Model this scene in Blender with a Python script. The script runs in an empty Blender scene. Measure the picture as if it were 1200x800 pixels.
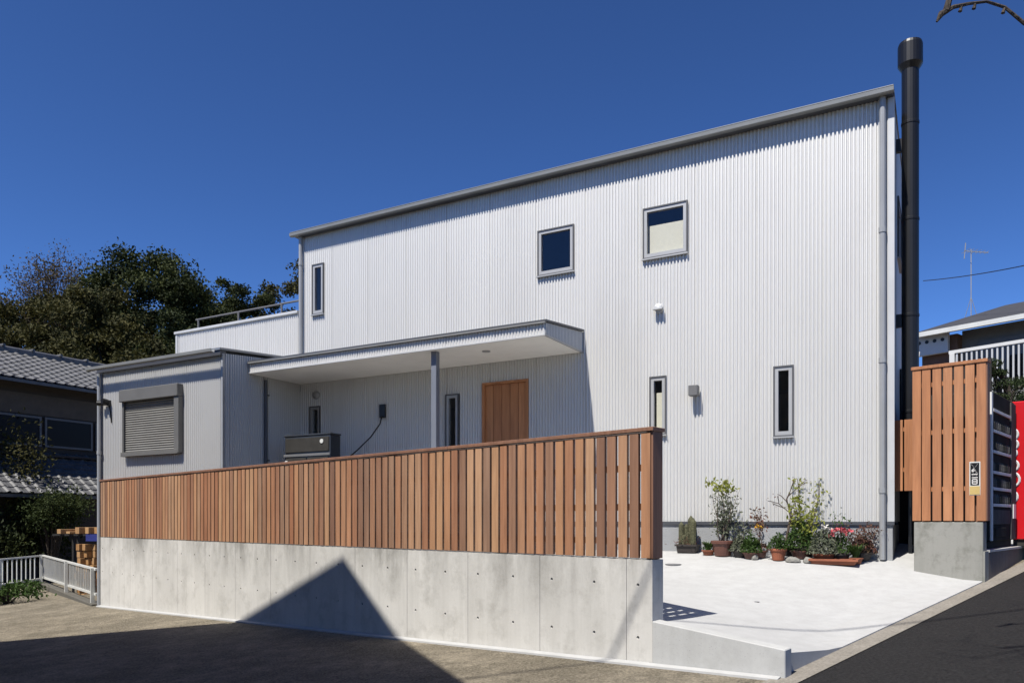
import bpy, bmesh, math, random
import numpy as np
from mathutils import Matrix, Vector
R = math.radians
scene = bpy.context.scene
C = scene.collection

# ------------------------------------------------------------------ camera
F_PX = 905.0; CX = 600.0; HZ = 609.0            # focal length / principal column / horizon row, in 1200 px photo
cd = bpy.data.cameras.new('camera'); cam = bpy.data.objects.new('camera', cd); C.objects.link(cam)
cam.location = (0, 0, 0); cam.rotation_euler = (R(90), 0, 0)
cd.sensor_width = 36.0; cd.lens = 36.0*F_PX/1200.0
cd.shift_y = (HZ-400.0)/1200.0
cd.clip_start = 0.05; cd.clip_end = 3000
scene.camera = cam

# ------------------------------------------------------------------ light
SUN = Vector((0.40, 0.487, -1.0)).normalized()   # direction the light travels
sun_el = math.asin(-SUN.z); sun_az = math.atan2(-SUN.x, -SUN.y)
w = bpy.data.worlds.new('World'); scene.world = w; w.use_nodes = True
nt = w.node_tree; nt.nodes.clear()
sky = nt.nodes.new('ShaderNodeTexSky'); sky.sky_type = 'NISHITA'; sky.sun_disc = False
sky.sun_elevation = sun_el; sky.sun_rotation = sun_az
sky.air_density = 1.0; sky.dust_density = 0.6; sky.ozone_density = 10.0; sky.altitude = 2500
bg = nt.nodes.new('ShaderNodeBackground'); bg.inputs['Strength'].default_value = 0.056
wo = nt.nodes.new('ShaderNodeOutputWorld')
gam = nt.nodes.new('ShaderNodeGamma'); gam.inputs[1].default_value = 1.30        # deep polarised blue
nt.links.new(sky.outputs[0], gam.inputs[0]); nt.links.new(gam.outputs[0], bg.inputs[0]); nt.links.new(bg.outputs[0], wo.inputs[0])
sd = bpy.data.lights.new('sun', 'SUN'); sd.energy = 5.0; sd.angle = R(0.53); sd.color = (1.0, 0.955, 0.875)
so = bpy.data.objects.new('sun', sd); C.objects.link(so)
so.rotation_euler = SUN.to_track_quat('-Z', 'Y').to_euler()
vs = scene.view_settings; vs.view_transform = 'Standard'; vs.look = 'None'; vs.exposure = 0.72; vs.gamma = 1.0
vs.use_curve_mapping = False
scene.render.engine = 'CYCLES'

# ------------------------------------------------------------------ pixel helpers (photo pixels -> directions)
hr = np.array([1631., -905.]); hr /= np.hypot(*hr); hb = np.array([-hr[1], hr[0]])     # house: right along facade, back
fr = np.array([971., -905.]);  fr /= np.hypot(*fr); fb = np.array([-fr[1], fr[0]])     # fence: right, back
HS = 1.022; WS = .976      # size factors of the measured house and street wall
HC = np.array([(1046-CX)/F_PX*9.2, 9.2])*HS; FC = np.array([(766-CX)/F_PX*6.2, 6.2])
HROT = math.atan2(hr[1], hr[0]); FROT = math.atan2(fr[1], fr[0])
def FW(p, q): v = FC+fr*p+fb*q; return float(v[0]), float(v[1])
FC2 = FC*WS
def HW(p, q): v = HC+hr*p*HS+hb*q*HS; return float(v[0]), float(v[1])
def ray(x, y): return np.array([(x-CX)/F_PX, 1.0, (HZ-y)/F_PX])
def cl(v, a, b): return max(a, min(b, v))
def gz(X, Y): return -1.4668+0.0859*cl(X, -16, 12)+0.0384*cl(Y, -8, 22)
# yard surface (twisted slab) by thin plate interpolation through measured points
YP = np.array([(1.13,6.05,-.81),(1.89,5.32,-.932),(2.59,6.05,-1.0),(5.184,8.5,-.692),(4.60,9.02,-.582),(4.60,9.43,-.485),(2.10,10.81,-.43),
               (-7.6,14.6,-.42),(-3.7,14.0,-.40),(7.0,12.6,-.26),(-2.5,10.0,-.6),(6.0,18.0,-.2),(0,18,-.3)])
def _phi(r): return np.where(r > 1e-9, r*r*np.log(r+1e-12), 0.0)
_n = len(YP); _K = _phi(np.hypot(YP[:,None,0]-YP[None,:,0], YP[:,None,1]-YP[None,:,1]))+np.eye(_n)*1e-3
_P = np.c_[np.ones(_n), YP[:,:2]]
_w = np.linalg.solve(np.r_[np.c_[_K, _P], np.c_[_P.T, np.zeros((3,3))]], np.r_[YP[:,2], np.zeros(3)])
def yz(X, Y):
    return float(_phi(np.hypot(YP[:,0]-X, YP[:,1]-Y))@_w[:_n]+_w[_n]+_w[_n+1]*X+_w[_n+2]*Y)
def yard_at(x, y):
    d = ray(x, y); a, b = 5.0, 14.0
    for _ in range(40):
        t = (a+b)/2
        if d[2]*t > yz(*(d[:2]*t)): a = t
        else: b = t
    return d[0]*t, d[1]*t, d[2]*t

# ------------------------------------------------------------------ materials
K = .70        # overall albedo level that goes with the exposure above
def KC(c): return tuple(x*K for x in c)
def nodes(name):
    m = bpy.data.materials.new(name); m.use_nodes = True
    n = m.node_tree; b = n.nodes['Principled BSDF']; return m, n, b
def lk(n, a, b): n.links.new(a, b)
def mixc(n, fac, a, b, mode='MIX'):
    x = n.nodes.new('ShaderNodeMix'); x.data_type = 'RGBA'; x.blend_type = mode
    for s, v in ((x.inputs[0], fac), (x.inputs[6], a), (x.inputs[7], b)):
        if hasattr(v, 'links'): lk(n, v, s)
        elif isinstance(v, (int, float)): s.default_value = v
        else: s.default_value = (*v, 1)
    return x.outputs[2]
def coords(n, scale=(1,1,1), rnd=False):
    tc = n.nodes.new('ShaderNodeTexCoord'); mp = n.nodes.new('ShaderNodeMapping'); mp.inputs['Scale'].default_value = scale
    lk(n, tc.outputs['Object'], mp.inputs['Vector'])
    if rnd:
        oi = n.nodes.new('ShaderNodeObjectInfo'); ml = n.nodes.new('ShaderNodeMath'); ml.operation = 'MULTIPLY'; ml.inputs[1].default_value = 57.0
        lk(n, oi.outputs['Random'], ml.inputs[0]); lk(n, ml.outputs[0], mp.inputs['Location'])
    return mp.outputs[0]
def noise(n, vec, scale, detail=4, rough=.55, lo=.35, hi=.65):
    t = n.nodes.new('ShaderNodeTexNoise'); t.inputs['Scale'].default_value = scale; t.inputs['Detail'].default_value = detail
    t.inputs['Roughness'].default_value = rough; lk(n, vec, t.inputs['Vector'])
    r = n.nodes.new('ShaderNodeMapRange'); r.inputs[1].default_value = lo; r.inputs[2].default_value = hi; lk(n, t.outputs[0], r.inputs[0])
    return r.outputs[0]
def bump(n, b, h, dist, strength=1.0):
    x = n.nodes.new('ShaderNodeBump'); x.inputs['Distance'].default_value = dist; x.inputs['Strength'].default_value = strength
    lk(n, h, x.inputs['Height']); lk(n, x.outputs[0], b.inputs['Normal'])
def mat(name, col, rough=.6, metal=0.0, var=.12, scale=3.0, bmp=0.0, bscale=60, stretch=(1,1,1), spec=.5):
    """plain painted / mineral surface with soft tonal variation"""
    col = KC(col); m, n, b = nodes(name); v = coords(n, stretch, True)
    f1 = noise(n, v, scale); f2 = noise(n, v, scale*9)
    lo = tuple(c*(1-var) for c in col); hi = tuple(min(1, c*(1+var)) for c in col)
    c = mixc(n, f1, lo, hi); c = mixc(n, .25*var*4, c, mixc(n, f2, lo, hi))
    lk(n, c, b.inputs['Base Color']); b.inputs['Roughness'].default_value = rough; b.inputs['Metallic'].default_value = metal
    b.inputs['Specular IOR Level'].default_value = spec
    if bmp: bump(n, b, noise(n, v, bscale, 3), bmp)
    return m
def leafmat(name, cols, trans=.25, rough=.75):
    cols = [KC(c) for c in cols]; m, n, b = nodes(name)
    g = n.nodes.new('ShaderNodeNewGeometry'); cr = n.nodes.new('ShaderNodeValToRGB')
    while len(cr.color_ramp.elements) < len(cols): cr.color_ramp.elements.new(.5)
    for i, (e, c) in enumerate(zip(cr.color_ramp.elements, cols)): e.position = i/(len(cols)-1); e.color = (*c, 1)
    f = noise(n, coords(n, (1,1,1)), .9, 2)  # clump noise: puts soft clump shading and highlights into the leaf colour
    mx = n.nodes.new('ShaderNodeMath'); mx.operation = 'MULTIPLY_ADD'; mx.inputs[1].default_value = .38
    ml = n.nodes.new('ShaderNodeMath'); ml.operation = 'MULTIPLY'; ml.inputs[1].default_value = .62; lk(n, f, ml.inputs[0])
    lk(n, g.outputs['Random Per Island'], mx.inputs[0]); lk(n, ml.outputs[0], mx.inputs[2]); lk(n, mx.outputs[0], cr.inputs[0])
    lk(n, cr.outputs[0], b.inputs['Base Color']); b.inputs['Roughness'].default_value = rough; b.inputs['Specular IOR Level'].default_value = .2
    tr = n.nodes.new('ShaderNodeBsdfTranslucent'); lk(n, cr.outputs[0], tr.inputs[0])
    ms = n.nodes.new('ShaderNodeMixShader'); ms.inputs[0].default_value = trans
    lk(n, b.outputs[0], ms.inputs[1]); lk(n, tr.outputs[0], ms.inputs[2]); lk(n, ms.outputs[0], n.nodes['Material Output'].inputs[0])
    return m

def siding_mat(name, k=1.0):
    m, n, b = nodes(name); v = coords(n, (1,1,1))
    f = noise(n, coords(n, (1.3, 1.3, .25)), 1.0, 2, .5, .3, .7)
    dirt = noise(n, coords(n, (1.1, 1.1, .35)), 1.5, 4, .6, .5, .8)
    sc_ = lambda t: tuple(x*k*K for x in t)
    c = mixc(n, f, sc_((.79,.78,.755)), sc_((.85,.84,.812))); c = mixc(n, .3, c, mixc(n, dirt, sc_((.78,.78,.77)), sc_((.64,.635,.62))))
    lk(n, c, b.inputs['Base Color']); b.inputs['Roughness'].default_value = .55; b.inputs['Metallic'].default_value = .55
    return m
def wood_mat(name, cols, rough=.62, grain=1.0):
    cols = [KC(c) for c in cols]; m, n, b = nodes(name)
    oi = n.nodes.new('ShaderNodeObjectInfo'); cr = n.nodes.new('ShaderNodeValToRGB')
    while len(cr.color_ramp.elements) < len(cols): cr.color_ramp.elements.new(.5)
    for i, (e, c) in enumerate(zip(cr.color_ramp.elements, cols)): e.position = i/(len(cols)-1); e.color = (*c, 1)
    lk(n, oi.outputs['Random'], cr.inputs[0])
    g = noise(n, coords(n, (46, 46, 2.2), True), 1.0, 5, .6, .3, .7)
    g2 = noise(n, coords(n, (9, 9, 1.3), True), 1.0, 3, .6, .35, .7)
    dk = mixc(n, 1.0, cr.outputs[0], (.62,.55,.5), 'MULTIPLY')
    lt = mixc(n, 1.0, cr.outputs[0], (1.2,1.13,1.06), 'MULTIPLY')
    c = mixc(n, g, dk, cr.outputs[0]); c = mixc(n, .45, c, mixc(n, g2, dk, lt))
    lk(n, c, b.inputs['Base Color']); b.inputs['Roughness'].default_value = rough
    bump(n, b, g, .0012*grain)
    return m
def concrete_mat(name, base, stain, streak=.6, rough=.85, top_=None, bk=.45):
    base = KC(base); stain = KC(stain); m, n, b = nodes(name); v = coords(n, (1,1,1))
    big = noise(n, v, .9, 4, .6, .35, .7); st = noise(n, coords(n, (4.5, 4.5, .3)), 1.0, 6, .7, .45, .8)
    blot = noise(n, v, 3.1, 7, .75, .50, .74); fine = noise(n, v, 38, 3, .6, .3, .7)
    pit = noise(n, v, 120, 2, .5, .66, .74)
    oi = n.nodes.new('ShaderNodeObjectInfo')
    c = mixc(n, big, tuple(x*.88 for x in base), tuple(x*1.06 for x in base))
    pm = n.nodes.new('ShaderNodeMath'); pm.operation = 'MULTIPLY'; pm.inputs[1].default_value = .16; lk(n, oi.outputs['Random'], pm.inputs[0])
    c = mixc(n, pm.outputs[0], c, tuple(x*.6 for x in base))
    sm = n.nodes.new('ShaderNodeMath'); sm.operation = 'MULTIPLY'; sm.inputs[1].default_value = streak; lk(n, st, sm.inputs[0])
    c = mixc(n, sm.outputs[0], c, stain)
    bm = n.nodes.new('ShaderNodeMath'); bm.operation = 'MULTIPLY'; bm.inputs[1].default_value = bk; lk(n, blot, bm.inputs[0])
    c = mixc(n, bm.outputs[0], c, stain)
    if top_ is not None:       # grime washed down from the fence foot
        tc = n.nodes.new('ShaderNodeTexCoord'); sp = n.nodes.new('ShaderNodeSeparateXYZ'); lk(n, tc.outputs['Object'], sp.inputs[0])
        mr = n.nodes.new('ShaderNodeMapRange'); mr.inputs[1].default_value = top_-.62; mr.inputs[2].default_value = top_; lk(n, sp.outputs['Z'], mr.inputs[0])
        gr = noise(n, coords(n, (2.2, 2.2, .7)), 1.0, 6, .72, .40, .64); ma = n.nodes.new('ShaderNodeMath'); ma.operation = 'MULTIPLY'; lk(n, mr.outputs[0], ma.inputs[0]); lk(n, gr, ma.inputs[1])
        mo = noise(n, coords(n, (.35, .35, .01)), 1.0, 2, .5, .36, .56); mb_ = n.nodes.new('ShaderNodeMath'); mb_.operation = 'MULTIPLY'; lk(n, ma.outputs[0], mb_.inputs[0]); lk(n, mo, mb_.inputs[1])
        c = mixc(n, mb_.outputs[0], c, tuple(x*.62 for x in stain))
    c = mixc(n, .09, c, mixc(n, fine, tuple(x*.7 for x in base), tuple(x*1.15 for x in base)))
    c = mixc(n, mixc(n, pit, (0,0,0), (.5,.5,.5)), c, tuple(x*.45 for x in stain))
    lk(n, c, b.inputs['Base Color']); b.inputs['Roughness'].default_value = rough
    bump(n, b, big, .002)
    return m
def ground_mat(name, a, bb, cc, sc=.5, bd=.006, rough=.95, fk=.5, fc=(.55,1.3)):
    a, bb, cc = KC(a), KC(bb), KC(cc); m, n, b = nodes(name); v = coords(n, (1,1,1))
    big = noise(n, v, sc, 5, .62, .38, .66); mid = noise(n, v, sc*5, 6, .7, .35, .68); fine = noise(n, v, 45, 4, .7, .3, .7)
    c = mixc(n, big, a, bb); mm = n.nodes.new('ShaderNodeMath'); mm.operation = 'MULTIPLY'; mm.inputs[1].default_value = .85; lk(n, mid, mm.inputs[0])
    c = mixc(n, mm.outputs[0], c, cc); c = mixc(n, fk, c, mixc(n, fine, tuple(x*fc[0] for x in a), tuple(x*fc[1] for x in bb)))
    lk(n, c, b.inputs['Base Color']); b.inputs['Roughness'].default_value = rough; b.inputs['Specular IOR Level'].default_value = .25
    bump(n, b, fine, bd); return m
def glass_mat(name, tint=(1,1,1)):
    m, n, b = nodes(name); n.nodes.remove(b)
    t = n.nodes.new('ShaderNodeBsdfTransparent'); t.inputs[0].default_value = (*[x*.96 for x in tint], 1)
    g = n.nodes.new('ShaderNodeBsdfGlossy'); g.inputs['Roughness'].default_value = .02
    lw = n.nodes.new('ShaderNodeLayerWeight'); lw.inputs['Blend'].default_value = .5
    pw_ = n.nodes.new('ShaderNodeMath'); pw_.operation = 'POWER'; pw_.inputs[1].default_value = 4.0; lk(n, lw.outputs['Facing'], pw_.inputs[0])
    fr_ = n.nodes.new('ShaderNodeMath'); fr_.operation = 'MULTIPLY_ADD'; fr_.inputs[1].default_value = .8; fr_.inputs[2].default_value = .045; lk(n, pw_.outputs[0], fr_.inputs[0])
    ms = n.nodes.new('ShaderNodeMixShader'); lk(n, fr_.outputs[0], ms.inputs[0]); lk(n, t.outputs[0], ms.inputs[1]); lk(n, g.outputs[0], ms.inputs[2])
    lk(n, ms.outputs[0], n.nodes['Material Output'].inputs[0]); return m

M = dict(
 siding=siding_mat('siding', 1.05), siding_darker=siding_mat('siding_darker', .84),  # darker copy: greyer wing sheets, and shade put into the canopy ends
 trim=mat('trim', (.42,.43,.44), .45, .3, .05), trim_white=mat('trim_white', (.62,.63,.64), .45, .15, .05),
 gutter=mat('gutter', (.30,.305,.30), .45, .2, .06), flash=mat('flashing', (.10,.105,.12), .45, .3, .1),
 roofmetal=mat('roof_metal', (.36,.37,.38), .4, .5, .08),
 alu=mat('aluminium_sash', (.50,.505,.51), .45, .3, .05), alu_dark=mat('casing_grey', (.12,.12,.125), .45, .2, .05),
 glass=glass_mat('glass'), blind=mat('blind', (.86,.84,.68), .8, 0, .03, 20),
 soffit=mat('soffit', (1.15,1.13,1.08), .8, 0, .03), inner=mat('interior', (.25,.24,.23), .9, 0, .1),
 post=mat('post_paint', (.24,.26,.31), .4, .2, .05),
 shutter=mat('shutter_grey', (.17,.165,.155), .5, .2, .07), shutter_slat=mat('shutter_slat', (.25,.245,.23), .5, .2, .06),
 plaster=mat('foundation_plaster', (.36,.37,.385), .9, 0, .08, 2, .002, 90),
 slat=wood_mat('cedar_slat', [(.41,.185,.093),(.50,.275,.155),(.25,.135,.088),(.58,.36,.215),(.44,.205,.105),(.34,.21,.14),(.60,.355,.195),(.47,.24,.125)]),
 slat2=wood_mat('cedar_slat_orange', [(.56,.25,.11),(.50,.22,.095),(.60,.29,.14),(.53,.235,.105)]),
 cap=wood_mat('cedar_cap', [(.30,.155,.095),(.27,.14,.09)]),
 door=wood_mat('door_wood', [(.72,.34,.155),(.66,.30,.135),(.78,.375,.17)]),
 concrete=concrete_mat('formwork_concrete', (.69,.67,.625), (.30,.285,.25), .42, .85, 1.08, .65),
 concrete2=concrete_mat('block_concrete', (.36,.355,.32), (.09,.092,.062), .35, .85, None, .95),
 kerbc=concrete_mat('apron_concrete', (.54,.54,.525), (.33,.33,.31), .4),
 mortar=mat('mortar_plug', (.20,.20,.195), .95, 0, .15, 9),
 yard=ground_mat('yard_concrete', (.50,.50,.495), (.53,.53,.525), (.43,.43,.422), 1.1, .0004, .8, .08),
 lot=ground_mat('lot_ground', (.16,.14,.10), (.52,.45,.34), (.06,.052,.034), 1.5, .02, .95, .4, (.25,1.6)),
 asphalt=ground_mat('asphalt', (.018,.017,.017), (.026,.0245,.0245), (.013,.0125,.0125), .6, .02, .95, .75, (.15,2.2)),
 strip=ground_mat('gutter_strip', (.27,.245,.205), (.34,.31,.27), (.18,.165,.14), 1.2, .004),
 black=mat('black_metal', (.012,.012,.013), .38, .2, .1), darkgrey=mat('dark_grey_metal', (.05,.055,.065), .35, .3, .08),
 midgrey=mat('mid_grey', (.16,.16,.165), .5, 0, .06), white=mat('white_paint', (.72,.72,.71), .5, 0, .04),
 rail=mat('railing_aluminium', (.74,.74,.70), .45, .1, .08),
 tile=mat('roof_tile', (.115,.115,.118), .5, 0, .3, 4, .001, 40), ridge=mat('ridge_tile', (.10,.10,.105), .4, 0, .25, 4),
 oldwall=mat('old_dark_timber', (.045,.037,.032), .8, 0, .25, 2, .002, 20, (1,1,6)), oldglass=mat('old_window', (.012,.010,.010), .3, 0, .1, spec=.15),
 oldbeige=mat('old_plaster_band', (.10,.085,.07), .85, 0, .15),
 lumber=wood_mat('lumber', [(.50,.30,.13),(.42,.23,.09),(.55,.36,.18),(.38,.22,.10)]), blue=mat('blue_tarp', (.02,.03,.20), .5, 0, .2),
 bark=mat('bark', (.055,.042,.032), .9, 0, .3, 6, .01, 30, (1,1,.3)), twig=mat('twig', (.09,.065,.05), .85, 0, .25, 8),
 terracotta=mat('terracotta', (.33,.105,.05), .75, 0, .15, 6, .001, 50), potdark=mat('brown_pot', (.14,.055,.038), .5, 0, .15, 6),
 potblack=mat('dark_pot', (.035,.028,.025), .6, 0, .2, 6), soil=mat('soil', (.05,.035,.025), .95, 0, .3, 30, .006, 80),
 rock=concrete_mat('rock', (.30,.29,.26), (.14,.135,.12), .3), cactus=mat('cactus', (.085,.085,.04), .8, 0, .35, 20, .006, 60),
 red=mat('red_enamel', (.62,.008,.012), .35, 0, .04), panel_dark=mat('machine_panel', (.055,.053,.050), .9, 0, .15, 5, spec=0.0),
 porch=mat('porch_tile', (.28,.27,.26), .8, 0, .1, 4), strip_grey=mat('shelf_grey', (.85,.84,.82), .9, 0, .05, spec=0.0), plinthc=concrete_mat('plinth_concrete', (.17,.15,.13), (.08,.07,.055), .7),
 machine_grey=mat('machine_grey', (.13,.125,.12), .9, 0, .15, 5, spec=0.0), kerbdark=concrete_mat('mossy_kerb', (.13,.12,.10), (.06,.058,.04), .6),
 yellow=mat('plate_yellow', (.62,.45,.16), .5, 0, .08), brownwall=mat('brown_wall', (.20,.11,.075), .85, 0, .15, 3),
 darkroof=mat('dark_roof', (.045,.045,.05), .7, 0, .15, 3), greywall=mat('grey_wall', (.22,.215,.21), .85, 0, .08),
 creamwall=mat('cream_wall', (.52,.48,.40), .9, 0, .08), darkfence=mat('black_boards', (.012,.011,.011), .8, 0, .3, 6),
 pink=mat('pink_petal', (.60,.10,.12), .6, 0, .2), whitepetal=mat('white_petal', (.75,.72,.68), .6, 0, .08), yel=mat('yellow_petal', (.75,.42,.02), .6, 0, .1),
 leaf_dark=leafmat('leaf_evergreen', [(.013,.020,.007),(.024,.035,.010),(.044,.057,.014),(.085,.094,.024)], .15),
 leaf_olive=leafmat('leaf_olive', [(.020,.023,.008),(.042,.043,.012),(.070,.066,.018),(.105,.092,.026)], .2),
 leaf_brown=leafmat('leaf_brown', [(.05,.043,.022),(.085,.068,.032),(.125,.092,.045),(.08,.08,.03)], .2),
 leaf_pine=leafmat('leaf_pine', [(.012,.022,.008),(.026,.042,.013),(.045,.065,.02)], .1),
 leaf_top=leafmat('leaf_topiary', [(.02,.032,.009),(.04,.058,.014),(.075,.090,.024)], .2),
 leaf_yel=leafmat('leaf_yellow_green', [(.14,.19,.03),(.26,.30,.05),(.36,.36,.09),(.20,.24,.05)], .35),
 leaf_green=leafmat('leaf_green', [(.035,.065,.014),(.06,.11,.025),(.09,.15,.035)], .25),
 leaf_grey=leafmat('leaf_grey_green', [(.07,.085,.05),(.12,.14,.09),(.19,.20,.14),(.26,.26,.19)], .2),
 leaf_red=leafmat('leaf_reddish', [(.12,.05,.04),(.20,.09,.07),(.10,.08,.04),(.26,.13,.10)], .25),
)

# ------------------------------------------------------------------ mesh building
class MB:
    def __init__(s, M4=None): s.v = []; s.f = []; s.M = M4
    def P(s, p):
        if s.M is not None: p = s.M@Vector(p)
        s.v.append((p[0], p[1], p[2])); return len(s.v)-1
    def face(s, pts): s.f.append([s.P(p) for p in pts])
    def box(s, x0, x1, y0, y1, z0, z1, T=None):
        c = [(x0,y0,z0),(x1,y0,z0),(x1,y1,z0),(x0,y1,z0),(x0,y0,z1),(x1,y0,z1),(x1,y1,z1),(x0,y1,z1)]
        if T is not None: c = [T@Vector(p) for p in c]
        i = [s.P(p) for p in c]
        for q in ((3,2,1,0),(4,5,6,7),(0,1,5,4),(1,2,6,5),(2,3,7,6),(3,0,4,7)): s.f.append([i[k] for k in q])
        return s
    def hexa(s, b, t):     # 4 bottom, 4 top points (ccw from above)
        i = [s.P(p) for p in list(b)+list(t)]
        for q in ((3,2,1,0),(4,5,6,7),(0,1,5,4),(1,2,6,5),(2,3,7,6),(3,0,4,7)): s.f.append([i[k] for k in q])
        return s
    def bar(s, a, b, w, h=None):   # rectangular bar along a-b
        a = Vector(a); b = Vector(b); h = h or w; d = (b-a).normalized()
        u = d.cross(Vector((0,0,1)));
        if u.length < 1e-4: u = Vector((1,0,0))
        u.normalize(); vv = u.cross(d)
        r = lambda p: [p+u*x*w/2+vv*y*h/2 for x, y in ((-1,-1),(1,-1),(1,1),(-1,1))]
        i = [s.P(p) for p in r(a)+r(b)]
        for q in ((3,2,1,0),(4,5,6,7),(0,1,5,4),(1,2,6,5),(2,3,7,6),(3,0,4,7)): s.f.append([i[k] for k in q])
        return s
    def tube(s, pts, rad, n=8, cap=True):
        pts = [Vector(p) for p in pts]; rad = rad if isinstance(rad, (list, tuple)) else [rad]*len(pts)
        rings = []; ref = Vector((0.3,0.9,0.2))
        for k, p in enumerate(pts):
            d = (pts[min(k+1, len(pts)-1)]-pts[max(k-1, 0)]).normalized()
            u = d.cross(ref)
            if u.length < 1e-3: u = d.cross(Vector((1,0,0)))
            u.normalize(); vv = d.cross(u); ref = vv if False else ref
            rings.append([s.P(p+(u*math.cos(2*math.pi*j/n)+vv*math.sin(2*math.pi*j/n))*rad[k]) for j in range(n)])
        for a, b in zip(rings, rings[1:]):
            for j in range(n): s.f.append([a[j], a[(j+1)%n], b[(j+1)%n], b[j]])
        if cap: s.f.append(rings[0][::-1]); s.f.append(rings[-1])
        return s
    def lathe(s, prof, c=(0,0,0), n=16, cap=True):
        rings = [[s.P((c[0]+r*math.cos(2*math.pi*j/n), c[1]+r*math.sin(2*math.pi*j/n), c[2]+z)) for j in range(n)] for r, z in prof]
        for a, b in zip(rings, rings[1:]):
            for j in range(n): s.f.append([a[j], a[(j+1)%n], b[(j+1)%n], b[j]])
        if cap: s.f.append(rings[0][::-1]); s.f.append(rings[-1])
        return s
    def leaf(s, p, size, rnd, up=0.0, ratio=.5):
        d = Vector((rnd.gauss(0,1), rnd.gauss(0,1), rnd.gauss(0,1)+up)).normalized()
        u = d.cross(Vector((rnd.gauss(0,1), rnd.gauss(0,1), rnd.gauss(0,1)))).normalized()
        L = size*rnd.uniform(.6, 1.3); W = L*ratio; p = Vector(p)
        nrm = d.cross(u)*(.12*L)
        s.face([p-d*L*.5, p+u*W*.5+nrm, p+d*L*.5, p-u*W*.5+nrm])

Z0 = {}
def tag(o, label=None, cat=None, group=None, kind=None):
    if label: o['label'] = label
    if cat: o['category'] = cat
    if group: o['group'] = group
    if kind: o['kind'] = kind
    return o
def thing(name, label, cat, x, y, z, rot=0, group=None, s=1.0):
    o = bpy.data.objects.new(name, None); C.objects.link(o); o.location = (x, y, z*s); o.rotation_euler = (0, 0, rot); o.scale = (s, s, s)
    o.empty_display_size = .2; Z0[o] = z; return tag(o, label, cat, group, 'thing')
def mesh_of(mb, name, dz=0, bevel=0, smooth=False):
    me = bpy.data.meshes.new(name)
    me.from_pydata([(a, b, c-dz) for a, b, c in mb.v], [], mb.f)
    bm = bmesh.new(); bm.from_mesh(me)
    if bevel:
        bmesh.ops.bevel(bm, geom=[e for e in bm.edges if len(e.link_faces) == 2 and e.calc_face_angle(0) > .5], offset=bevel, segments=1, affect='EDGES', profile=.5)
    bm.to_mesh(me); bm.free()
    if smooth:
        me.polygons.foreach_set('use_smooth', [True]*len(me.polygons))
    me.update(); return me
def put(name, me, mt, parent=None, loc=(0,0,0), rot=(0,0,0)):
    if mt is not None and not me.materials: me.materials.append(M[mt])
    o = bpy.data.objects.new(name, me); C.objects.link(o); o.location = loc; o.rotation_euler = rot
    if parent is not None: o.parent = parent; Z0[o] = Z0.get(parent, 0)
    return o
def build(mb, name, mt, parent=None, bevel=0, smooth=False, kind=None):
    dz = Z0.get(parent, 0) if parent is not None else 0
    o = put(name, mesh_of(mb, name, dz, bevel, smooth), mt, parent)
    if smooth == 'auto': pass
    if kind: o['kind'] = kind
    return o
def struct(name, mb, mt, **k): return tag(build(mb, name, mt, **k), kind='structure')
def bx(*a): return MB().box(*a)

def rib(t):
    t = abs((t+.5)%1.0-.5)*2           # 0 on the crest, 1 in the groove
    return 0.05*(t/.34)**2 if t < .34 else .05+.95*min(1.0, (t-.34)/.52)
def corr(x0, x1, z0, z1, holes=(), pitch=.047, amp=.0095, y=0.0, M4=None, n=12):
    """corrugated sheet facing -y; z1 may be a function of x"""
    top = z1 if callable(z1) else (lambda x: z1)
    xs = set(np.round(np.arange(x0, x1, pitch/n), 5)); xs |= {round(x1, 5)}
    for a, b, c, d in holes: xs |= {round(a, 5), round(b, 5)}
    xs = sorted(x for x in xs if x0-1e-6 <= x <= x1+1e-6)
    xs = [x for i, x in enumerate(xs) if i == 0 or x-xs[i-1] > 1e-4]
    zs = sorted({z0} | {z for h in holes for z in h[2:]})+['top']
    mb = MB(M4); idx = {}
    def V(i, j):
        if (i, j) not in idx:
            x = xs[i]; z = top(x) if zs[j] == 'top' else zs[j]
            idx[(i, j)] = mb.P((x, y+amp*(2*rib(x/pitch)*(1.3 if round(x/pitch-.5)%17 == 0 and abs(x/pitch-round(x/pitch-.5)-.5) < .5 else 1)-1), z))
        return idx[(i, j)]
    for i in range(len(xs)-1):
        xm = (xs[i]+xs[i+1])/2
        for j in range(len(zs)-1):
            za = zs[j]; zb = top(xm) if zs[j+1] == 'top' else zs[j+1]; zm = (za+zb)/2
            if any(a < xm < b and c < zm < d for a, b, c, d in holes): continue
            mb.f.append([V(i, j), V(i+1, j), V(i+1, j+1), V(i, j+1)])
    return mb

# ------------------------------------------------------------------ setting: ground, road, yard
def line_grid(vals): return sorted(vals)
gx = sorted(set([-400,-150,-80,-45,-30,-22]+[x*2.0 for x in range(-8, 7)]+[20,30,50,90,160,400]))
gy = sorted(set([-400,-120,-60,-30,-16]+[y*2.0 for y in range(-4, 12)]+[30,45,70,110,200,500]))
mb = MB(); idx = {}
for i, X in enumerate(gx):
    for j, Y in enumerate(gy): idx[i, j] = mb.P((X, Y, gz(X, Y)))
for i in range(len(gx)-1):
    for j in range(len(gy)-1): mb.f.append([idx[i,j], idx[i+1,j], idx[i+1,j+1], idx[i,j+1]])
struct('ground', mb, 'lot')
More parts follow.
